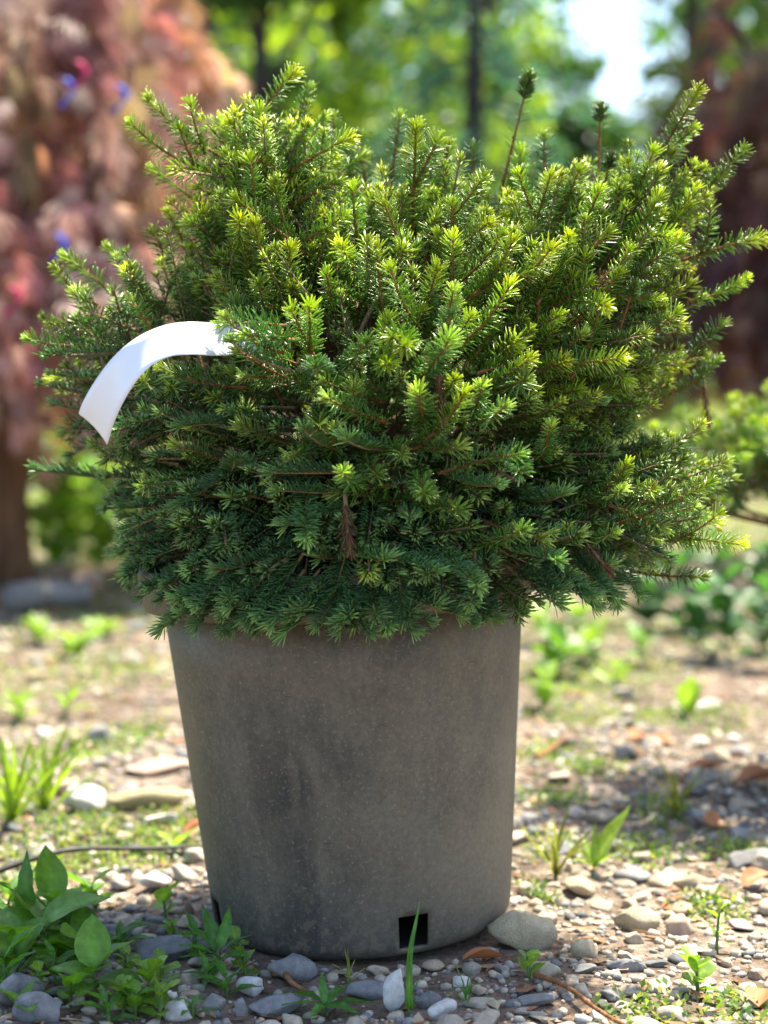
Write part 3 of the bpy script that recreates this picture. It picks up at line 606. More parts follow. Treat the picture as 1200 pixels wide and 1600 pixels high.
BAND_PX = [(440, 520), (395, 526), (345, 530), (300, 528), (262, 532), (226, 548), (195, 576), (170, 612), (154, 644), (145, 671)]
BAND_TOP = [P(x_, y_, -0.26) for x_, y_ in BAND_PX[2:6]]
def near_band(p):
    x, y, _ = proj(p)
    return min(math.hypot(x - a, y - b) for a, b in BAND_PX[3:]) < 42
heroes = [  # base px, tip px, kind, extra depth of base (m, minus = nearer), lean of the tip in depth
 # crown top, over the shoulder of the pot
 (392, 200, 452, 106, 'sun', None, -.02), (400, 300, 405, 172, 'sun', None, -.02), (345, 245, 216, 176, 'sun', None, -.02), (335, 272, 186, 230, 'sun', None, -.03),
 (440, 278, 540, 205, 'sun', None, -.02), (445, 215, 492, 142, 'mid', .08, 0), (360, 270, 345, 190, 'sun', .06, 0), (460, 320, 522, 280, 'sun', None, -.03),
 (455, 372, 416, 292, 'sun', None, -.03), (405, 330, 385, 262, 'sun', None, -.05), (380, 250, 400, 190, 'sun', .03, 0), (300, 310, 245, 262, 'sun', .05, 0), (500, 300, 560, 240, 'sun', .06, 0),
 (530, 270, 520, 180, 'mid', .12, 0), (575, 300, 560, 215, 'mid', .12, 0),
 # middle top
 (645, 345, 650, 192, 'sun', None, -.02), (610, 292, 625, 180, 'mid', .10, 0), (690, 320, 700, 225, 'sun', .05, 0), (655, 395, 768, 285, 'sun', None, -.03), (735, 330, 740, 228, 'mid', .12, 0),
 (785, 290, 827, 120, 'tuft', .06, 0), (935, 285, 938, 168, 'tuft', .08, 0), (930, 345, 955, 245, 'tuft', None, 0), (830, 372, 862, 265, 'sun', None, -.02), (800, 345, 815, 235, 'sun', .05, 0),
 (620, 395, 590, 330, 'sun', None, -.04), (705, 400, 760, 340, 'sun', None, -.05), (560, 390, 545, 300, 'sun', None, -.04), (850, 300, 850, 215, 'mid', .1, 0),
 (1000, 292, 1092, 140, 'sun', None, 0), (1060, 330, 1174, 242, 'sun', None, -.02), (1080, 402, 1186, 362, 'sun', None, -.02), (1090, 468, 1172, 452, 'sun', .02, -.02), (1020, 290, 1060, 225, 'sun', .06, 0),
 (985, 330, 1020, 235, 'sun', None, 0), (870, 435, 962, 370, 'sun', None, -.03), (900, 380, 940, 290, 'sun', None, -.02), (960, 400, 1050, 320, 'sun', None, -.02), (1010, 380, 1110, 320, 'sun', None, 0), (980, 440, 1060, 370, 'sun', None, -.03), (870, 350, 905, 265, 'sun', None, 0),
 # middle of the face
 (720, 478, 828, 402, 'sun', None, -.03), (830, 498, 914, 452, 'sun', None, -.03), (710, 545, 824, 472, 'sun', -.02, -.03), (960, 540, 990, 448, 'tuft', None, -.03), (985, 545, 1062, 498, 'sun', None, -.03),
 (830, 582, 970, 548, 'sun', -.03, -.03), (650, 505, 598, 440, 'sun', -.03, -.05), (640, 530, 632, 530, 'sun', -.02, -.09), (485, 562, 485, 462, 'sun', -.03, -.03), (690, 520, 712, 480, 'mid', -.01, -.07),
 (500, 600, 494, 575, 'shade', -.01, -.08), (450, 592, 368, 556, 'mid', -.03, -.03), (590, 655, 508, 632, 'mid', -.03, -.05), (660, 692, 738, 636, 'sun', -.02, -.05), (740, 660, 790, 655, 'mid', -.02, -.06),
 (700, 735, 812, 700, 'mid', -.03, -.04), (845, 715, 862, 692, 'mid', -.01, -.07), (910, 705, 1032, 690, 'mid', -.02, -.03), (930, 780, 988, 742, 'sun', -.02, -.05), (975, 815, 1120, 765, 'sun', -.02, -.02),
 (1030, 842, 1160, 840, 'sun', -.02, -.01), (770, 820, 846, 852, 'mid', -.03, -.05), (1000, 895, 1098, 910, 'mid', -.01, -.02), (880, 888, 952, 912, 'shade', -.02, -.04), (705, 745, 776, 780, 'shade', -.02, -.05),
 (545, 738, 424, 740, 'shade', -.03, -.03), (560, 750, 535, 775, 'mid', -.02, -.08), (545, 790, 448, 828, 'shade', -.03, -.03), (470, 850, 344, 912, 'shade', -.03, -.03), (450, 920, 352, 946, 'shade', -.02, -.03),
 (375, 730, 280, 790, 'shade', -.02, -.03), (370, 605, 248, 600, 'mid', -.03, -.03), (385, 655, 280, 668, 'shade', -.02, -.03), (240, 655, 185, 672, 'shade', -.03, -.05), (255, 610, 222, 596, 'mid', -.02, -.05),
 (520, 700, 470, 690, 'shade', -.02, -.06), (600, 700, 540, 715, 'shade', -.02, -.05), (530, 890, 500, 932, 'shade', -.02, -.04), (640, 790, 640, 830, 'shade', -.02, -.06), (560, 860, 600, 900, 'shade', -.02, -.05),
 (820, 780, 880, 800, 'shade', -.02, -.05), (870, 640, 940, 650, 'shade', -.01, -.05), (780, 610, 820, 590, 'mid', -.01, -.06), (900, 840, 960, 850, 'mid', -.02, -.05), (800, 700, 812, 745, 'shade', -.02, -.07),
 # in front of the inner end of the tag
 (430, 548, 338, 522, 'mid', -.075, -.03), (432, 508, 352, 500, 'mid', -.06, -.03), (440, 575, 352, 552, 'shade', -.075, -.03), (415, 480, 350, 478, 'mid', -.05, -.03), (450, 530, 385, 520, 'mid', -.07, -.05),
 # left lobe
 (140, 470, 75, 430, 'sun', None, -.03), (165, 450, 108, 398, 'sun', .03, 0), (140, 540, 44, 548, 'mid', -.01, -.02), (150, 505, 82, 500, 'sun', None, -.02), (160, 600, 88, 585, 'sun', .02, 0), (215, 440, 175, 385, 'sun', .03, 0),
 (270, 430, 240, 362, 'sun', .03, 0), (300, 400, 262, 330, 'sun', .04, 0), (150, 650, 100, 670, 'mid', .04, 0), (160, 745, 60, 742, 'shade', .05, 0), (320, 480, 290, 425, 'mid', None, -.04), (230, 480, 200, 430, 'mid', None, -.05), (340, 380, 300, 350, 'mid', None, -.04),
 (200, 720, 140, 715, 'shade', None, -.02), (250, 790, 190, 800, 'shade', None, -.02), (300, 860, 225, 875, 'shade', None, -.02), (300, 905, 218, 905, 'shade', None, -.03),
 (1080, 555, 1125, 505, 'mid', None, 0), (1060, 610, 1130, 575, 'mid', None, 0), 
]
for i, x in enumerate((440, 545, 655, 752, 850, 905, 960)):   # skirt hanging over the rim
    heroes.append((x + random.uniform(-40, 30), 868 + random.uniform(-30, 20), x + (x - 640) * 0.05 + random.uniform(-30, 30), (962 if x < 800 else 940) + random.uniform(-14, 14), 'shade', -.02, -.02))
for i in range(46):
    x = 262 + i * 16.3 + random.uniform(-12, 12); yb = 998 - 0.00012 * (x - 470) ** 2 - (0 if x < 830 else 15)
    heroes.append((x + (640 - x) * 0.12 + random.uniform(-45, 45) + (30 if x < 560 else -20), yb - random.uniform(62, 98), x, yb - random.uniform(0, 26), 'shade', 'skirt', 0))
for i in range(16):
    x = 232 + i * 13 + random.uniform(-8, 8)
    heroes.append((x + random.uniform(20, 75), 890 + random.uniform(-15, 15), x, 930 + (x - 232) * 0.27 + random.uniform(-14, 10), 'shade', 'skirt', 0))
nobj = 0; placed = []
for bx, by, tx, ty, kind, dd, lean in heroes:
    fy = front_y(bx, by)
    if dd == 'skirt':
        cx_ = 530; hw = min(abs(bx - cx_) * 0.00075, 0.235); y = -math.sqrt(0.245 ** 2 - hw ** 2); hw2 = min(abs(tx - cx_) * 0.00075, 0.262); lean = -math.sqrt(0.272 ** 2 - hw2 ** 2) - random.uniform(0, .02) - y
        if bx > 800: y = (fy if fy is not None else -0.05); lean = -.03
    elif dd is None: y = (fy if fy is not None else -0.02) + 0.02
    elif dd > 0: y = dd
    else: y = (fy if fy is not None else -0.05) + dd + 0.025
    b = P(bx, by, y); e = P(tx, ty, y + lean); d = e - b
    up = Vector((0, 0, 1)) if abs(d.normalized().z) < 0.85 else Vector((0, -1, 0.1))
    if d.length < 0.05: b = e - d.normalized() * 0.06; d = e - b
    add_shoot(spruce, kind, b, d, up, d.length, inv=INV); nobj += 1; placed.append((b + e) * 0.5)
    if kind == 'sun' and d.length > 0.07 and random.random() < 0.6:      # a shorter side shoot
        sd2 = (d.normalized() + Vector((random.choice((-.8, .8)) * random.uniform(.5, 1), random.uniform(-.5, .2), .15))).normalized()
        add_shoot(spruce, 'sun', b + d * random.uniform(.1, .35), sd2, up, random.uniform(.05, .065), inv=INV); nobj += 1
for bx, by, tx, ty, dd, le in ((540, 790, 545, 856, -.04, -.02), (905, 835, 950, 890, -.03, -.03), (1100, 600, 1106, 658, .02, 0), (690, 655, 688, 598, -.02, 0), (955, 640, 940, 610, 0, -.03), (690, 525, 700, 560, -.02, -.02), (925, 455, 945, 432, .0, -.03)):
    y = (front_y(bx, by) or 0.03) + dd; b = P(bx, by, y); e = P(tx, ty, y + le)
    o = add_shoot(spruce, 'dead', b, e - b, Vector((0, -1, .2)), (e - b).length, 'dead_shoot', INV); o['label'] = 'dried brown shoot among the green ones'
# fill: points on the lobes, growing outwards and upwards
pts = []; cells = {}
def try_point(p, dmin):
    k = tuple(np.floor(p / dmin).astype(int))
    for dx in (-1, 0, 1):
        for dy in (-1, 0, 1):
            for dz in (-1, 0, 1):
                for q in cells.get((k[0] + dx, k[1] + dy, k[2] + dz), ()):
                    if ((p - q) ** 2).sum() < dmin * dmin: return False
    cells.setdefault(k, []).append(p); return True
fr = np.random.default_rng(44)
def grow_dir(p, nrm):
    out = np.array(p) - np.array(heart); out /= np.linalg.norm(out)
    hgt = (p[2] - heart.z)
    d = 0.55 * out + 0.45 * nrm + fr.normal(0, 0.42, 3)
    d[2] += 0.34 * min(1.0, max(-0.5, (hgt - 0.10) / 0.16))
    if hgt < 0.13: d[2] = d[2] * 0.45 - 0.06
    d[0] += 0.25 * max(-0.3, min(1, p[0] * 4)) + 0.05
    d /= np.linalg.norm(d); return d
cand = []
for shell, ntry, dmin in ((1.0, 9000, 0.0255), (0.86, 6500, 0.0275), (0.68, 2400, 0.038)):
    cells.clear()
    vol = np.array([(r[0] * r[2] + r[1] * r[0] + r[1] * r[2]) for c, r in ELL]); vol /= vol.sum()
    for _ in range(ntry):
        c, r = ELL[fr.choice(len(ELL), p=vol)]; u = fr.normal(size=3); u /= np.linalg.norm(u)
        p = c + u * r * shell * (fr.uniform(0.90, 1.05) if shell == 1.0 else 1.0)
        if inside(p, 0.93 * shell): continue
        nrm = u / r; nrm /= np.linalg.norm(nrm)
        q = p - np.array(TRUNK)
        if p[2] < 0.43 and math.hypot(q[0], q[1]) < 0.25 : continue
        if p[2] < 0.375: continue
        if shell == 1.0 and math.sin(p[0] * 31 + 1) + math.sin(p[2] * 37 + p[1] * 23 + 2) + math.sin(p[0] * 17 - p[2] * 29) < -1.05: continue   # hollows between the sprays
        if not try_point(p, dmin): continue
        cand.append((shell, p, nrm))
for ring_, (rr, zz, ddn, nn_) in enumerate(((0.215, 0.455, -0.55, 46), (0.20, 0.47, -0.25, 40), (0.22, 0.44, -0.9, 50), (0.19, 0.50, -0.1, 36), (0.13, 0.50, 0.1, 30))):
    for k in range(nn_):
        a = 2 * math.pi * (k + fr.uniform(0, 1)) / nn_
        p = np.array((TRUNK.x + 0.03 * (ring_ < 3) * (math.cos(a) > 0) + math.cos(a) * rr, math.sin(a) * rr, zz + fr.normal(0, 0.012)))
        cand.append(('skirt', p, np.array((math.cos(a), math.sin(a), ddn))))
infn, infs = MB(), MB(); vis = []
for shell, p, nrm in cand:
    d = grow_dir(p, nrm); L = 0.045 + 0.085 * fr.random() ** 1.5
    if shell == 'skirt': d = nrm + fr.normal(0, 0.25, 3); d /= np.linalg.norm(d); L = fr.uniform(0.075, 0.12); shell = 0.9; nrm = d
    hgt = p[2] - heart.z
    x, y, z = proj(p)
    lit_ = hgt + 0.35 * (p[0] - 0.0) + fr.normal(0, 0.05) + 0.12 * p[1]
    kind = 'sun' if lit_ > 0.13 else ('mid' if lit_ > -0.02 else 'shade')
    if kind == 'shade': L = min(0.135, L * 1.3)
    b = Vector(p) - Vector(d) * (0.45 * L) ; e = Vector(p) + Vector(d) * 0.55 * L
    if (near_band(e) or near_band(p)) and e.y < -0.05: continue
    if any(((e - q).cross(SUNV)).length < 0.035 and (e - q).dot(SUNV) > 0 for q in BAND_TOP) and fr.random() < 0.40: continue
    up = Vector((0, 0, 1)) if abs(d[2]) < 0.8 else Vector((fr.normal(), fr.normal(), 0.1))
    score = -nrm[1] + (0.6 if shell == 1.0 else (0.1 if shell == 0.9 else -1.5)) + (0.25 if hgt > 0.1 else 0)
    crowd = min((Vector(p) - q).length for q in placed)
    if shell == 1.0 and nrm[1] < 0.25 and crowd < 0.018: continue
    vis.append((score, kind, b, Vector(d), up, L))
vis.sort(key=lambda a: -a[0])
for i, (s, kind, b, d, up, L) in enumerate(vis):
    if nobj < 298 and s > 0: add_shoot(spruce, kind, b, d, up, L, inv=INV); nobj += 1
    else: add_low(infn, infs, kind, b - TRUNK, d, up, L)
o = link('inner_foliage', infn.mesh('inner_foliage', M['needle']), spruce); o['kind'] = 'stuff'
o = link('inner_twigs', infs.mesh('inner_twigs', M['oldtwig']), spruce); o['kind'] = 'stuff'
print('SPRUCE', nobj, len(vis), infn.n)

# ------------------------------------------------------------------ WHITE TAG BAND hung in the spruce
bp = []
deps = [-0.13, -0.185, -0.235, -0.275, -0.282, -0.284, -0.28, -0.272, -0.262, -0.25]
ctr = [P(x, y, d) for (x, y), d in zip(BAND_PX, deps)]
# smooth resample
def cr(pts, n):
    out = []; m = len(pts)
    for i in range(n):
        u = i / (n - 1) * (m - 1); k = min(int(u), m - 2); f = u - k
        p0, p1, p2, p3 = pts[max(k - 1, 0)], pts[k], pts[k + 1], pts[min(k + 2, m - 1)]
        out.append(0.5 * ((2 * p1) + (p2 - p0) * f + (2 * p0 - 5 * p1 + 4 * p2 - p3) * f * f + (3 * p1 - p0 - 3 * p2 + p3) * f ** 3))
    return out
ctr = cr(ctr, 60); V = []; NB = 60; NW = 7
for i, c in enumerate(ctr):
    t = (ctr[min(i + 1, NB - 1)] - ctr[max(i - 1, 0)]).normalized()
    wv = t.cross(Vector((0, -1, 0))).normalized(); u = i / (NB - 1)
    wv = (wv + Vector((0, 0.80 - 0.62 * sstep(0.45, 1, u), 0))).normalized(); nrm = t.cross(wv).normalized()
    for j in range(NW):
        f = (j / (NW - 1) - 0.5); slant = -0.036 * sstep(0.78, 1, u) * f
        V.append(c + wv * f * (0.046 - 0.006 * u) + nrm * 0.004 * (1 - 4 * f * f) + t * slant * 0.6)
Q = [(i * NW + j, i * NW + j + 1, (i + 1) * NW + j + 1, (i + 1) * NW + j) for i in range(NB - 1) for j in range(NW - 1)]
mb = MB(); mb.add([tuple(v) for v in V], None, Q)
band = link('plant_tag', mb.mesh('plant_tag', M['band'])); md = band.modifiers.new('thickness', 'SOLIDIFY'); md.thickness = 0.0006
tag(band, 'blank glossy white plastic tag strip curling out of the spruce foliage', 'plant tag')

# ------------------------------------------------------------------ WEEDS, GRASS, DEAD LEAVES, TWIGS
def leaf_mesh(name, shape, col, m, fold=0.25, droop=0.5, n=7, jag=0):
    """leaf of length 1 along +X from the origin, face up"""
    V = []; C = []
    for i in range(n + 1):
        t = i / n
        if shape == 'ovate': wd = 0.30 * math.sin(math.pi * min(1, t ** 0.75)) ** 0.8
        elif shape == 'lance': wd = 0.135 * math.sin(math.pi * t ** 0.7) ** 0.9
        elif shape == 'round': wd = 0.42 * math.sqrt(max(0, 1 - (2 * t - 1) ** 2)) * (0.55 + 0.45 * t)
        else: wd = 0.035 * (1 - t ** 1.6) ** 0.7                       # blade
        if jag: wd *= 1 + jag * (1 if i % 2 else -1)
        z = 0.18 * t - droop * 0.45 * t * t; x = t * (1 - 0.08 * droop)
        for f in (-1, -0.5, 0, 0.5, 1):
            V.append((x, wd * f, z + fold * wd * abs(f) + 0.02 * math.sin(9 * t + 3 * f)))
            C.append(np.array(col) * (1.25 if f == 0 else 1.0) * (0.92 + 0.16 * random.random()))
    Q = [(i * 5 + j, i * 5 + j + 1, (i + 1) * 5 + j + 1, (i + 1) * 5 + j) for i in range(n) for j in range(4)]
    mb = MB(); mb.add(V, None, Q, np.array(C)); return mb.mesh(name, m)
LEAF = {}
for key, sh, c in (('broad', 'ovate', (0.11, 0.23, 0.025)), ('broad_dark', 'ovate', (0.045, 0.125, 0.035)), ('lance', 'lance', (0.075, 0.19, 0.03)), ('round', 'round', (0.16, 0.27, 0.035)), ('blade', 'blade', (0.09, 0.22, 0.03)), ('yellow', 'blade', (0.26, 0.27, 0.06)), ('bright', 'lance', (0.2, 0.31, 0.04)), ('brightblade', 'blade', (0.24, 0.34, 0.04)), ('brightbroad', 'ovate', (0.2, 0.31, 0.05))):
    LEAF[key] = [leaf_mesh('leaf', sh, c, M['weed'], random.uniform(0.15, 0.5), random.uniform(0.1, 0.9), 7 if sh != 'blade' else 9, 0.10 if key == 'lance' else 0) for _ in range(4)]
stem_m = flat('weed_stem', (0.10, 0.15, 0.04), 0.6, 0.3, 0, 80)
wr = np.random.default_rng(77)
def weed(name, loc, label, cat, kind, nleaf, size, height=0.0, upright=(0.2, 0.9), group=None, leaves=None, lay=0.12):
    """stem with leaves round it; leaves may list (azimuth deg, elevation deg, length, height fraction)"""
    loc = Vector(loc); root = empty(name, loc); tag(root, label, cat, group)
    hh = max(height, 0.006); lean = Vector((wr.normal(0, lay), wr.normal(0, lay), 1)) * hh
    mb = MB(); tube(mb, bez((0, 0, -0.004), lean * 0.5 + Vector((wr.normal(0, .1) * hh, 0, 0)), lean, 5), np.linspace(0.0022, 0.0012, 5) * (1 + size * 4), 5); link('stem', mb.mesh('stem', stem_m), root)
    if leaves is None:
        leaves = [(math.degrees(i * 2.4 + wr.normal(0, .3)), math.degrees(wr.uniform(*upright)), size * wr.uniform(0.65, 1.15), (i + 1) / nleaf) for i in range(nleaf)]
    for az, el, ln, hf in leaves:
        m = LEAF[kind][int(wr.integers(4))]
        mx = Matrix.Translation(lean * hf) @ Matrix.Rotation(R(az), 4, 'Z') @ Matrix.Rotation(-R(el), 4, 'Y') @ Matrix.Rotation(wr.normal(0, 0.25), 4, 'X') @ Matrix.Diagonal((ln, ln * wr.uniform(.85, 1.15), ln, 1))
        link('leaf', m, root, mx)
    return root
weed('broadleaf_weed', G(62, 1512), 'broad leaved green weed with long spreading leaves in the shade beside the pot', 'weed', 'broad', 0, 0, 0.055,
     leaves=[(20, 22, .085, .95), (-70, -10, .055, .5), (185, 15, .075, .8), (150, 30, .07, .9), (-20, 5, .075, .4), (-130, 5, .075, .4), (215, 25, .06, .6), (60, 30, .07, .7)])
weed('pointed_weed', G(50, 1500), 'tall narrow leaf sprout standing among the broad weed leaves', 'weed', 'lance', 0, 0, .03, leaves=[(95, 84, .10, 1), (10, 50, .07, .8), (170, 40, .08, .7), (-60, 30, .06, .5)])
weed('broadleaf_weed', G(150, 1560), 'sprawling light green weed in front of the broad leaved weed', 'weed', 'broad', 0, 0, 0.03,
     leaves=[(-20, 0, .06, .6), (30, 35, .055, 1), (-100, 10, .05, .5), (180, 20, .05, .7), (100, 60, .06, 1), (-60, 20, .045, .9), (140, 15, .04, .4)])
weed('jagged_weed', G(345, 1525), 'jagged leaved weed touching the shaded foot of the pot', 'weed', 'lance', 0, 0, 0.03,
     leaves=[(120, 45, .06, 1), (60, 55, .055, 1), (-40, 20, .05, .6), (-110, 10, .05, .5), (200, 25, .05, .7), (10, 30, .045, .8), (-150, 15, .05, .6), (160, 35, .05, .9)])
weed('jagged_weed', G(505, 1588), 'flat rosette weed with pale midribs in front of the pot centre', 'weed', 'lance', 0, 0, 0.012,
     leaves=[(0, 5, .055, 1), (50, 25, .04, 1), (100, 45, .04, 1), (150, 15, .055, 1), (200, 10, .05, 1), (250, 5, .04, 1), (-40, 5, .05, 1)])
weed('clover_seedling', G(228, 1575), 'clump of small rounded green leaves among the shaded pebbles', 'weed', 'round', 11, 0.028, 0.035)
weed('clover_seedling', G(250, 1545), 'low seedling with rounded leaves beside the slate grey stone', 'weed', 'round', 7, 0.024, 0.025)
weed('leafy_seedling', G(258, 1440), 'small pale green seedling behind the slate grey stone', 'weed', 'brightbroad', 4, 0.035, 0.03)
weed('leafy_seedling', G(118, 1480), 'dark green seedling tucked behind the light green weed', 'weed', 'lance', 7, 0.05, 0.03)
weed('leafy_seedling', G(300, 1590), 'little pointed seedling beside the oval light grey pebble', 'weed', 'lance', 6, 0.03, 0.015)
weed('leafy_seedling', G(40, 1590), 'bright leaf pair sprouting from the broad pale grey stone', 'weed', 'broad', 5, 0.04, 0.015)
weed('grass_sprout', G(640, 1588), 'single upright green grass blade in front of the pot slot', 'grass', 'blade', 0, 0, 0.008, leaves=[(80, 82, .115, 1), (60, 60, .04, 1), (-60, 40, .03, 1)], lay=0)
weed('fine_seedling', G(728, 1575), 'feathery little green seedling beside the grey stone with a pale top', 'weed', 'blade', 12, 0.032, 0.012, (0.3, 1.3))
weed('fine_seedling', G(545, 1545), 'dry brown and green sprout at the foot of the pot', 'weed', 'yellow', 5, 0.04, 0.01, (0.8, 1.4))
weed('grass_tuft', G(925, 1372), 'sunlit yellow green grass seedling with one long leaning blade', 'grass', 'bright', 0, 0, 0.015, leaves=[(35, 44, .10, 1), (150, 40, .05, 1), (90, 70, .06, 1), (200, 25, .04, 1), (-30, 30, .04, 1), (120, 60, .05, .8)])
weed('grass_tuft', G(868, 1375), 'yellowed upright grass tuft above the light grey blocky stone', 'grass', 'yellow', 9, 0.095, 0.01, (0.9, 1.45))
weed('grass_tuft', G(1055, 1280), 'thin yellowed grass tuft on the sunny gravel', 'grass', 'yellow', 8, 0.10, 0.01, (1.0, 1.5))
weed('clover_seedling', G(1090, 1555), 'bright green clover seedling on sunlit soil', 'weed', 'round', 8, 0.028, 0.035)
weed('leafy_seedling', G(828, 1528), 'tiny bright seedling at the end of the reddish twig', 'weed', 'brightbroad', 6, 0.024, 0.022)
weed('leafy_seedling', G(1120, 1490), 'wiry seedling with yellow leaves by the pale tan stone', 'weed', 'bright', 6, 0.03, 0.05)
weed('grass_tuft', G(20, 1290), 'tall sunny grass tuft with bright blades behind the dark stick', 'grass', 'brightblade', 16, 0.15, 0.01, (0.7, 1.45))
weed('grass_tuft', G(70, 1275), 'bright grass clump next to the low greyish stone', 'grass', 'brightblade', 14, 0.13, 0.01, (0.6, 1.4))
weed('grass_tuft', G(275, 1330), 'short grass sprout between the dark stick and the pot', 'grass', 'bright', 6, 0.045, 0.01, (0.2, 0.9))
weed('leafy_seedling', G(80, 1390), 'leafy sprig rising by the dark stick', 'weed', 'brightbroad', 6, 0.03, 0.03)
weed('leafy_seedling', G(1075, 1120), 'bright two leaved seedling on the gravel behind the pot', 'weed', 'brightbroad', 4, 0.08, 0.02, (0.5, 1.1))
gl = 'leafy green weed growing on the sunny soil behind the pot'
for (px, py, k, sz, h, nl) in ((120, 1030, 'brightbroad', .07, .05, 9), (60, 1010, 'brightbroad', .07, .05, 8), (160, 1000, 'brightbroad', .06, .03, 7), (30, 1130, 'bright', .08, .04, 8), (100, 1120, 'bright', .06, .04, 7),
   (845, 1110, 'brightbroad', .06, .06, 10), (870, 1060, 'broad', .08, .08, 10), (920, 1045, 'brightbroad', .07, .06, 9), (960, 1075, 'bright', .08, .05, 8), (1000, 1040, 'broad', .06, .07, 8), (850, 1010, 'brightbroad', .08, .09, 11), (900, 1000, 'brightbroad', .08, .08, 10)):
    gl = ('leafy weed on the soil before the weathered log' if py < 1050 else 'narrow leaved weed behind the sunny grass clumps') if px < 400 else ('broad green weed between the pot and the bushy weeds' if k == 'broad' else ('slender leaved weed between the pot and the bushy weeds' if k == 'bright' else 'bright leafy weed on the soil close behind the pot'))
    weed('leafy_weed', G(px, py), gl, 'weed', k, nl, sz, h, group='weeds on the soil behind the pot')
extra = ((30, 1530, 'broad', .06, .05, 8), (130, 1520, 'broad', .055, .045, 8), (75, 1470, 'broad', .07, .05, 8), (185, 1500, 'lance', .05, .03, 9), (210, 1590, 'broad', .03, .03, 8), (300, 1500, 'lance', .045, .03, 8), (355, 1560, 'lance', .04, .025, 8), (385, 1530, 'round', .02, .03, 8), (10, 1560, 'lance', .05, .04, 9), (245, 1600, 'round', .022, .035, 10), (190, 1585, 'round', .022, .03, 10), (170, 1600, 'lance', .04, .02, 8), (110, 1570, 'broad', .035, .02, 6), (205, 1530, 'round', .02, .03, 8), (20, 1450, 'lance', .06, .04, 8), (90, 1540, 'lance', .04, .03, 8), (370, 1500, 'round', .018, .02, 7), (320, 1545, 'lance', .035, .02, 7), (140, 1420, 'broad', .05, .03, 6), (270, 1470, 'round', .018, .02, 6), (60, 1560, 'round', .02, .03, 8))
for px, py, k, sz, h, nl in extra: weed('small_weed', G(px, py), {'round': 'small round leaved weed among the shaded pebbles', 'lance': 'small jagged leaved weed among the shaded pebbles', 'broad': 'small oval leaved weed among the shaded pebbles'}[k], 'weed', k, nl, sz, h, group='small weeds among the shaded pebbles')
gl2 = 'dark leaved bushy weed under the neighbouring spruce'
for (px, py, h) in ((1080, 1030, .16), (1140, 1035, .2), (1190, 1020, .2), (1060, 990, .2), (1120, 985, .24), (1170, 980, .22), (1010, 985, .14), (1215, 1050, .2)):
    weed('bushy_weed', G(px, py), gl2, 'weed', 'broad_dark', 14, 0.10, h, (-0.1, 0.9), 'weeds under the neighbouring spruce')
gl3 = 'pale green leafy herb growing beside the maple trunk'
for (px, py, h) in ((95, 905, .3), (150, 900, .34), (200, 890, .3), (235, 910, .26), (250, 870, .34), (120, 880, .4), (180, 865, .45), (75, 880, .35), (215, 850, .4), (280, 900, .3), (150, 840, .55), (100, 830, .6), (320, 900, .3), (250, 830, .5)):
    weed('leafy_herb', G(px, py), gl3, 'herb', 'brightbroad' if wr.random() < 0.65 else 'broad', 16, 0.15, h, (-0.2, 0.9), 'herbs beside the maple trunk', lay=0.25)

def lying(name, a, b, rad, label, cat, m, arch=0.006, n=14, taper=0.6):
    pts = []
    for i in range(n):
        f = i / (n - 1); x = a.x + (b.x - a.x) * f; y = a.y + (b.y - a.y) * f
        pts.append(Vector((x + 0.004 * math.sin(7 * f), y + 0.006 * math.sin(4 * f + 1), gh(x, y) + rad + 0.004 + arch * math.sin(math.pi * f))))
    mb = MB(); tube(mb, pts, np.linspace(rad, rad * taper, n), 7); return tag(link(name, mb.mesh(name, m)), label, cat)
lying('dark_stick', G(-60, 1392), G(318, 1330), 0.0045, 'thin dark stick lying across the gravel beside the pot', 'stick', M['tubeblack'], 0.03)
lying('red_twig', G(835, 1536), G(1010, 1625), 0.0032, 'reddish bare twig lying on sunlit gravel by the pot shadow', 'twig', M['stick'])
lying('dry_twig', G(425, 1535), G(478, 1560), 0.004, 'short pale brown twig in the shade before the pot', 'twig', M['stick'])
lying('dry_twig', G(835, 1195), G(900, 1160), 0.006, 'dry tan twig on the gravel behind the pot', 'twig', M['stick'])
lo_ = lying('weathered_log', G(15, 962), G(130, 950), 0.045, 'weathered grey log lying under the weeping maple', 'log', M['log'], 0, 14, 0.9)
dl = leaf_mesh('dead_leaf', 'ovate', (0.4, 0.17, 0.07), M['deadleaf'], 0.6, 0.4)
for px, py, ln, rz, lab in ((722, 1512, .055, 0.15, 'orange brown dead leaf lying by the pot foot and the cream stone'), (1160, 1395, .05, 0.5, 'curled orange dead leaf at the edge of the gravel'), (1120, 1300, .06, 2.0, 'tan dead leaf lying on bright gravel'), (1075, 1215, .07, 0.3, 'reddish dead leaf on the gravel by the small charcoal stone'),
                            (1150, 1230, .09, 0.1, 'wide pinkish dead leaf on the soil under the bushy weeds'), (985, 1160, .07, 0.8, 'rust coloured dead leaf beside the two leaved seedling'), (1050, 1170, .07, 2.4, 'orange dead leaf before the two leaved seedling'), (285, 1318, .05, .3, 'orange dead leaf in the sun by the pot'), (1185, 1585, .05, 1.2, 'yellow brown dead leaf on the soil past the clover seedling')):
    p = G(px, py); o = link('dead_leaf', dl); o.location = (p.x, p.y, p.z + 0.008); o.scale = (ln, ln, ln); o.rotation_euler = (wr.normal(0, .15), wr.normal(0, .15), rz); tag(o, lab, 'dead leaf')

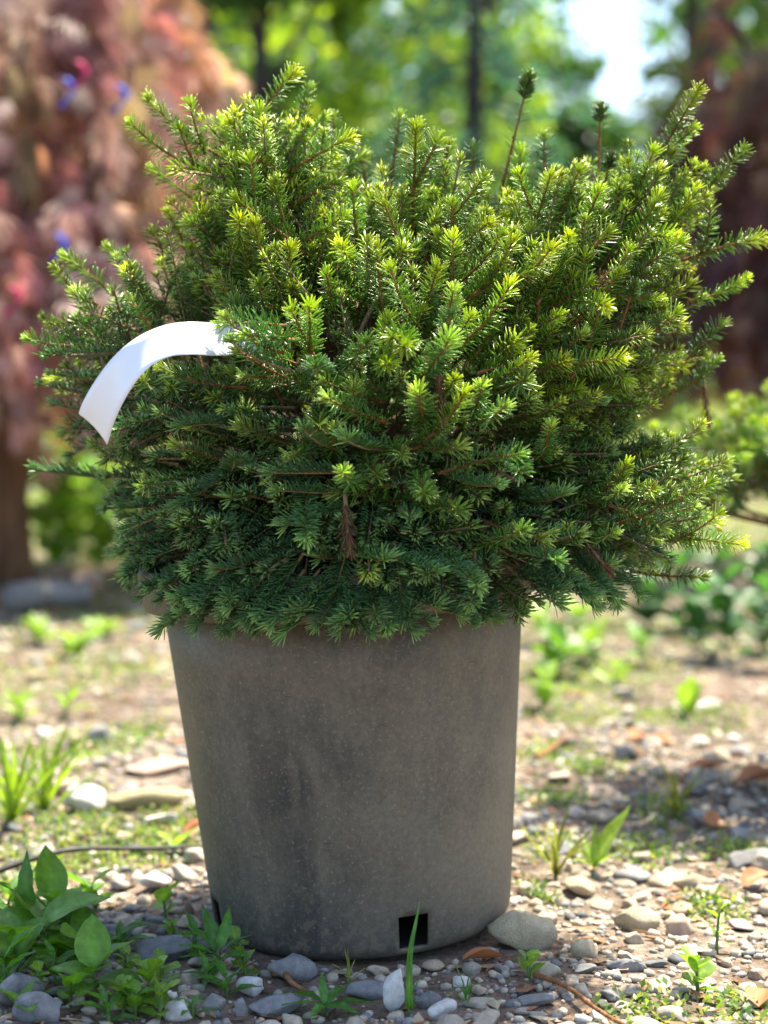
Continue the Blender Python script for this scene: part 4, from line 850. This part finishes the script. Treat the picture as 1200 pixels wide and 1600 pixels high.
# ------------------------------------------------------------------ NEIGHBOURING SPRUCE in its own pot, behind to the right
NX, NY = 0.76, 0.74
np_ = empty('black_pot', (NX, NY, gh(NX, NY))); tag(np_, 'black nursery pot of the neighbouring spruce', 'plant pot')
pp = [(0.0, 0.0), (0.085, 0.0), (0.095, 0.01), (0.118, 0.37), (0.13, 0.375), (0.132, 0.41), (0.125, 0.412), (0.12, 0.39), (0.0, 0.385)]
V = [(max(r, 1e-4) * math.cos(2 * math.pi * k / 48), max(r, 1e-4) * math.sin(2 * math.pi * k / 48), z) for r, z in pp for k in range(48)]
mb = MB(); mb.add(V, None, [(i * 48 + k, i * 48 + (k + 1) % 48, (i + 1) * 48 + (k + 1) % 48, (i + 1) * 48 + k) for i in range(len(pp) - 1) for k in range(48)])
link('body', mb.mesh('body', flat('black_plastic', (0.02, 0.021, 0.024), 0.5)), np_)
T2 = Vector((NX, NY, gh(NX, NY) + 0.38)); sp2 = empty('dwarf_spruce', T2); tag(sp2, 'smaller low spreading spruce standing behind the big potted one', 'spruce')
mb = MB(); tube(mb, [Vector((0, 0, -0.01)), Vector((0, 0, .08)), Vector((.01, 0, .16))], [.014, .011, .006], 8); link('trunk', mb.mesh('trunk', M['bark']), sp2)
i2 = Matrix.Translation(-T2); n2, s2 = MB(), MB()
for i in range(430):
    u = fr.normal(size=3); u /= np.linalg.norm(u); u[2] = abs(u[2]) * 0.9 - 0.25
    rad_ = np.array((0.36, 0.27, 0.18)) * (1 if i < 230 else 0.7); p = np.array((0, 0, 0.14)) + u * rad_
    d = u * np.array((1, 1, 0.6)) + fr.normal(0, .3, 3) + np.array((0, 0, .12)); d /= np.linalg.norm(d); L = fr.uniform(.06, .11)
    kind = 'sun' if u[2] > 0.25 else 'mid'
    b = Vector(p) - Vector(d) * L * .5
    if i < 230 and u[1] < 0.4 and u[0] < 0.5: add_shoot(sp2, kind, b, Vector(d), Vector((0, 0, 1)), L)
    else: add_low(n2, s2, kind, b, Vector(d), Vector((0, 0, 1)), L)
for i in range(14):
    a = i * 2.4; d = Vector((math.cos(a), math.sin(a), 0.35)); mb = MB(); tube(mb, bez((0, 0, .03), d * .12 + Vector((0, 0, .03)), d * .28, 5), np.linspace(.006, .002, 5), 5); link('branch', mb.mesh('branch', M['bark']), sp2)
o = link('inner_foliage', n2.mesh('inner_foliage', M['needle']), sp2); o['kind'] = 'stuff'
o = link('inner_twigs', s2.mesh('inner_twigs', M['oldtwig']), sp2); o['kind'] = 'stuff'

# ------------------------------------------------------------------ TREES
tr_ = np.random.default_rng(31)
def trunk_part(root, pts, rad, m, name='trunk', sides=12):
    mb = MB(); tube(mb, pts, rad, sides); return link(name, mb.mesh(name, m), root)
def lace_maple(name, px, dist, crown_r, top, bottom, label, palette, trunk_r, m_bark, nstr, seed):
    r = np.random.default_rng(seed); y = dist + CAMY; x = (px - 600) / FPX * dist; z0 = gh(x, y)
    root = empty(name, (x, y, z0)); tag(root, label, 'tree')
    trunk_part(root, [Vector((0, 0, -.05)), Vector((-.02, 0, .3)), Vector((.03, .02, .7)), Vector((0, 0, 1.15)), Vector((-.05, 0, top * .75))], [trunk_r * 1.15, trunk_r, trunk_r * .9, trunk_r * .7, trunk_r * .4], m_bark)
    mbs = MB(); mb = MB()
    for i in range(12):
        a = i * 2.4; e = Vector((math.cos(a) * crown_r * .75, math.sin(a) * crown_r * .75, top * (.8 + .15 * r.random())))
        trunk_part(root, bez((0, 0, .7 + .04 * i), Vector((e.x * .4, e.y * .4, top)), e, 7), np.linspace(trunk_r * .5, .008, 7), m_bark, 'branch', 6)
    pal = np.array(palette)
    for i in range(nstr):
        a = r.uniform(0, 6.283); q = math.sqrt(r.random()); rr = crown_r * (0.25 + 0.75 * q)
        zt = bottom + (top - bottom) * (1 - 0.9 * q ** 2.2) * r.uniform(0.35, 1.0)
        p = np.array([math.cos(a) * rr, math.sin(a) * rr, zt]); out = np.array([math.cos(a), math.sin(a), 0])
        L = r.uniform(.3, .65); c0 = pal[r.integers(len(pal))] * r.uniform(.5, 1.3)
        if p[2] - L < bottom - .25: L = max(.15, p[2] - bottom + .2)
        pts = []
        for s_ in range(9):
            t = s_ / 8; pts.append(p + out * (.16 * L * (1 - (1 - t) ** 2)) + np.array([0, 0, .05 * math.sin(t * 2) - L * t ** 1.6]))
        tube(mbs, pts, np.linspace(.004, .0015, 9), 3, None, False)
        for s_ in range(1, 9):
            for rep_ in range(2):
                b = pts[s_] + r.normal(0, .025, 3); az = r.uniform(0, 6.283); ll = r.uniform(.09, .17)
                ax = np.array([math.cos(az) * .3, math.sin(az) * .3, -.9]) + out * .35 + r.normal(0, .12, 3); ax /= np.linalg.norm(ax)
                sd_ = np.cross(ax, r.normal(size=3)); sd_ /= np.linalg.norm(sd_); col = c0 * r.uniform(.6, 1.35)
                for an in (-.7, -.45, -.2, 0, .2, .45, .7):
                    d = ax * math.cos(an) + sd_ * math.sin(an); l = ll * (1 - .35 * abs(an)); wv = np.cross(d, np.cross(ax, sd_)) * .0045
                    mb.add([b, b + d * l * .45 + wv, b + d * l, b + d * l * .45 - wv], [(0, 1, 2), (0, 2, 3)], None, col)
    o = link('crown', mb.mesh('crown', M['maple'], False), root)
    o = link('twigs', mbs.mesh('twigs', m_bark), root); o['kind'] = 'stuff'
    return root, Vector((x, y, z0))
lace_maple('weeping_maple', 18, 5.75, 0.84, 2.5, 0.72, 'weeping cut leaf maple with faded pink and orange foliage', [(.50, .31, .26), (.55, .31, .18), (.42, .25, .22), (.64, .50, .40), (.38, .30, .15), (.50, .28, .26), (.60, .43, .36), (.27, .13, .13), (.50, .26, .15), (.46, .20, .20)], 0.072, M['bark'], 640, 1)
lace_maple('red_maple', 1262, 6.6, 0.66, 2.3, 0.85, 'dark burgundy cut leaf maple with a slim dark trunk', [(.11, .045, .04), (.15, .065, .05), (.07, .03, .032), (.17, .10, .06), (.10, .075, .04), (.13, .05, .045)], 0.05, M['darkbark'], 300, 2)
for px, py, dist, col, lab in ((90, 388, 4.80, 'blue', 'short blue ribbon tied low in the weeping maple'), (103, 145, 4.80, 'blue', 'blue ribbon hanging high in the weeping maple beside the crimson one'), (186, 155, 4.88, 'blue', 'small blue ribbon at the outer edge of the weeping maple'),
                              (122, 118, 4.80, 'crimson', 'crimson ribbon hanging high in the weeping maple'), (18, 470, 4.80, 'crimson', 'crimson ribbon dangling at the lowest maple branches')):
    p = P(px, py, dist + CAMY); V = []
    for i in range(10):
        t = i / 9
        for f in (-1, 1): V.append((f * .008 * (1 + .3 * math.sin(5 * t)) + .02 * math.sin(4 * t), .015 * math.sin(6 * t + f), .04 - .08 * t))
    mb = MB(); mb.add(V, None, [(2 * i, 2 * i + 1, 2 * i + 3, 2 * i + 2) for i in range(9)])
    o = link('ribbon', mb.mesh('ribbon', M[col])); o.location = p; so2 = o.modifiers.new('thickness', 'SOLIDIFY'); so2.thickness = .0008; tag(o, lab, 'ribbon', 'marker ribbons in the weeping maple')

def broad_tree(px, dist, height, cr_, base, label, palette, seed, nl=7000, leaf=0.055, name='broadleaf_tree', group='trees behind the garden'):
    r = np.random.default_rng(seed); y = dist + CAMY; x = (px - 600) / FPX * dist; z0 = gh(x, y)
    root = empty(name, (x, y, z0)); tag(root, label, 'tree', group)
    tr0 = 0.018 * height
    trunk_part(root, [Vector((0, 0, -.1)), Vector((.02, 0, height * .2)), Vector((-.04, .03, height * .5)), Vector((.03, 0, height * .9))], [tr0 * 1.25, tr0, tr0 * .7, tr0 * .2], M['darkbark'])
    pal = np.array(palette); cl = []
    for i in range(22):
        a = i * 2.4; h = base + (height - base) * (i + .5) / 22; f = math.sin(math.pi * min(1, .12 + .85 * (h - base) / (height - base))) ** .7
        e = Vector((math.cos(a) * cr_ * f * r.uniform(.6, 1), math.sin(a) * cr_ * f * r.uniform(.6, 1), h + r.normal(0, .2)))
        trunk_part(root, bez((0, 0, max(.3, h - .5)), Vector((e.x * .5, e.y * .5, h - .1)), e, 5), np.linspace(tr0 * .4, .01, 5), M['darkbark'], 'limb', 5)
        for k in range(3): cl.append((np.array(e) * np.array((1 - .3 * k, 1 - .3 * k, 1)) + r.normal(0, .18, 3) * cr_ * .6, r.uniform(.22, .42) * cr_ * .75))
    per = nl // len(cl); V = []; C = []
    for c, s_ in cl:
        q = r.normal(0, 1, (per, 3)); q /= np.linalg.norm(q, axis=1)[:, None]; q *= (r.random((per, 1)) ** .5); b = c + q * s_ * np.array((1.2, 1.2, .75))
        d = r.normal(0, 1, (per, 3)) + np.array((0, 0, -.4)); d /= np.linalg.norm(d, axis=1)[:, None]; sdv = np.cross(d, r.normal(size=(per, 3))); sdv /= np.linalg.norm(sdv, axis=1)[:, None]
        l = leaf * r.uniform(.7, 1.3, (per, 1)); V.append(np.stack([b, b + d * l * .5 + sdv * l * .34, b + d * l, b + d * l * .5 - sdv * l * .34], 1).reshape(-1, 3))
        cc = pal[r.integers(len(pal), size=per)] * r.uniform(.75, 1.25, (per, 1)) * r.uniform(.8, 1.2); C.append(np.repeat(cc, 4, 0))
    V = np.concatenate(V); k = np.arange(len(V) // 4) * 4
    mb = MB(); mb.add(V, np.concatenate([np.stack([k, k + 1, k + 2], 1), np.stack([k, k + 2, k + 3], 1)]), None, np.concatenate(C))
    link('crown', mb.mesh('crown', M['treeleaf'], False), root); return root
YG = [(.20, .32, .03), (.27, .38, .04), (.14, .25, .03), (.34, .40, .05)]; DG = [(.05, .11, .03), (.07, .15, .035), (.035, .085, .03)]
trees = [(330, 13, 5.6, 1.9, .5, 'yellow green leafy tree standing behind the weeping maple', YG, 1), (545, 14, 6.2, 1.7, .4, 'bright leafy tree beside the blue green conifer', YG, 2), (770, 16, 6.0, 1.0, .4, 'light green tree next to the open sky gap', YG, 3),
         (1080, 15, 5.2, .85, .3, 'olive green tree between the sky gap and the burgundy maple', [(.16, .2, .05), (.2, .24, .06), (.12, .17, .04)], 4), (60, 14, 6, 2.0, .5, 'deep green tree hidden behind the weeping maple', DG, 5), (415, 10, 4.2, .55, .4, 'slender dark green tree between the maple and the conifer', DG, 6),
         (1330, 17, 7, 2.2, .5, 'tall dark green tree behind the burgundy maple', DG, 7), (910, 12.5, 2.4, .6, .25, 'dark rounded young tree below the sky gap', DG, 8), (-250, 17, 8, 2.5, .6, 'large tree beyond the weeping maple', DG, 9), (1650, 20, 8, 2.6, .6, 'broad tree far past the burgundy maple', YG, 10),
         (660, 19, 6.5, 1.7, .4, 'tall yellow green tree rising behind the conifer', YG, 11), (1180, 20, 6.5, 1.1, .4, 'pale green tree seen past the burgundy maple trunk', YG, 12)]
for t in trees: broad_tree(t[0], t[1], t[2], t[3], t[4], t[5], t[6], t[7], 13000 if t[3] > .9 else 6000, .105 if t[3] > .9 else .07)
# blue green conifer
def conifer(px, dist, h, label, seed):
    r = np.random.default_rng(seed); y = dist + CAMY; x = (px - 600) / FPX * dist; z0 = gh(x, y); root = empty('blue_conifer', (x, y, z0)); tag(root, label, 'tree')
    trunk_part(root, [Vector((0, 0, -.1)), Vector((0, 0, h * .5)), Vector((.02, 0, h))], [.06, .048, .012], M['darkbark']); mb = MB()
    for i in range(44):
        z = .9 + (h - 1) * i / 44; a = i * 2.4; L = (1 - i / 46) * .95 * r.uniform(.6, 1.1); e = Vector((math.cos(a) * L, math.sin(a) * L, z - .12 * L - .05)); pts = bez((0, 0, z), Vector((e.x * .5, e.y * .5, z + .12)), e, 6)
        trunk_part(root, pts, np.linspace(.01, .003, 6), M['darkbark'], 'branch', 4)
        for k in range(80):
            p = np.array(pts[int(r.integers(2, 6))]) + r.normal(0, .05, 3); d = np.array([math.cos(a), math.sin(a), -.5]) + r.normal(0, .5, 3); d /= np.linalg.norm(d); s_ = np.cross(d, r.normal(size=3)); s_ /= np.linalg.norm(s_); l = r.uniform(.05, .1)
            mb.add([p, p + d * l * .5 + s_ * .013, p + d * l, p + d * l * .5 - s_ * .013], [(0, 1, 2), (0, 2, 3)], None, np.array((.06, .15, .14)) * r.uniform(.7, 1.3))
    link('crown', mb.mesh('crown', M['treeleaf'], False), root)
conifer(738, 8.2, 3.6, 'young blue green conifer with a thin dark trunk behind the spruce', 4)
# shrubs that close the middle distance
def shrub(px, dist, w_, h, label, palette, seed, group=None):
    r = np.random.default_rng(seed); y = dist + CAMY; x = (px - 600) / FPX * dist; root = empty('leafy_shrub', (x, y, gh(x, y))); tag(root, label, 'shrub', group); pal = np.array(palette); mb = MB()
    for i in range(9):
        a = i * 2.4; e = Vector((math.cos(a) * w_ * .6, math.sin(a) * w_ * .6, h * r.uniform(.6, .95))); trunk_part(root, bez((0, 0, -.03), Vector((e.x * .3, e.y * .3, h * .5)), e, 5), np.linspace(.014, .004, 5), M['darkbark'], 'stem', 5)
    n = 2200; q = r.normal(size=(n, 3)); q /= np.linalg.norm(q, axis=1)[:, None]; q *= r.random((n, 1)) ** .4; q[:, 2] = q[:, 2] * .5 + .5
    lump = 1 + .3 * np.sin(q[:, :1] * 6 + seed) * np.sin(q[:, 1:2] * 5)
    b = q * np.array((w_, w_, h)) * lump; d = r.normal(size=(n, 3)); d /= np.linalg.norm(d, axis=1)[:, None]; sdv = np.cross(d, r.normal(size=(n, 3))); sdv /= np.linalg.norm(sdv, axis=1)[:, None]; l = .07 * r.uniform(.7, 1.3, (n, 1))
    V = np.stack([b, b + d * l * .5 + sdv * l * .35, b + d * l, b + d * l * .5 - sdv * l * .35], 1).reshape(-1, 3); k = np.arange(n) * 4
    mb.add(V, np.concatenate([np.stack([k, k + 1, k + 2], 1), np.stack([k, k + 2, k + 3], 1)]), None, np.repeat(pal[r.integers(len(pal), size=n)] * r.uniform(.75, 1.25, (n, 1)), 4, 0)); link('foliage', mb.mesh('foliage', M['treeleaf'], False), root)
for k, (px, dist, w_, h, lab, pal) in enumerate(((180, 9, .5, .75, 'light green shrub behind the maple trunk', YG), (300, 10, .7, 1.0, 'tall yellow green shrub beyond the maple', YG), (520, 11, .9, 1.3, 'spreading green shrub behind the potted spruce', DG), (800, 11.5, .8, 1.2, 'rounded yellow green shrub behind the conifer', YG), (1000, 12, .7, 1.25, 'yellow green shrub below the olive tree', YG), (60, 11, .8, 1.1, 'dark shrub in the shade of the weeping maple', DG), (1320, 10.5, .5, .7, 'low dark shrub beside the burgundy maple trunk', DG), (-150, 9, .8, 1.2, 'wide shrub past the weeping maple', DG), (1560, 11, .9, 1.2, 'wide shrub past the burgundy maple', YG))):
    shrub(px, dist, w_, h, lab, pal, 50 + k)
# far woodland, one mass
fw = MB(); r = np.random.default_rng(99)
for i in range(150):
    y = r.uniform(26, 42); x = r.uniform(-30, 30); hh = r.uniform(2.5, 7.5); 
    if abs((x / (y - CAMY)) * FPX + 600 - 930) < 70: hh *= .4
    n = 170; c = np.array((x, y, gh(x, y) + hh * .5)); q = r.normal(0, 1, (n, 3)); q /= np.linalg.norm(q, axis=1)[:, None]; q *= r.random((n, 1)) ** .4
    b = c + q * np.array((1.7, 1.7, hh * .55)); d = r.normal(size=(n, 3)); d /= np.linalg.norm(d, axis=1)[:, None]; sdv = np.cross(d, r.normal(size=(n, 3))); sdv /= np.linalg.norm(sdv, axis=1)[:, None]; l = .42 * r.uniform(.6, 1.3, (n, 1))
    V = np.stack([b, b + d * l * .5 + sdv * l * .4, b + d * l, b + d * l * .5 - sdv * l * .4], 1).reshape(-1, 3); k = np.arange(n) * 4
    pal = np.array(YG if r.random() < .55 else DG); fw.add(V, np.concatenate([np.stack([k, k + 1, k + 2], 1), np.stack([k, k + 2, k + 3], 1)]), None, np.repeat(pal[r.integers(len(pal), size=n)] * r.uniform(.7, 1.2, (n, 1)), 4, 0))
tag(link('woodland', fw.mesh('woodland', M['treeleaf'], False)), 'distant mixed green woodland closing the view', 'woodland', kind='stuff')
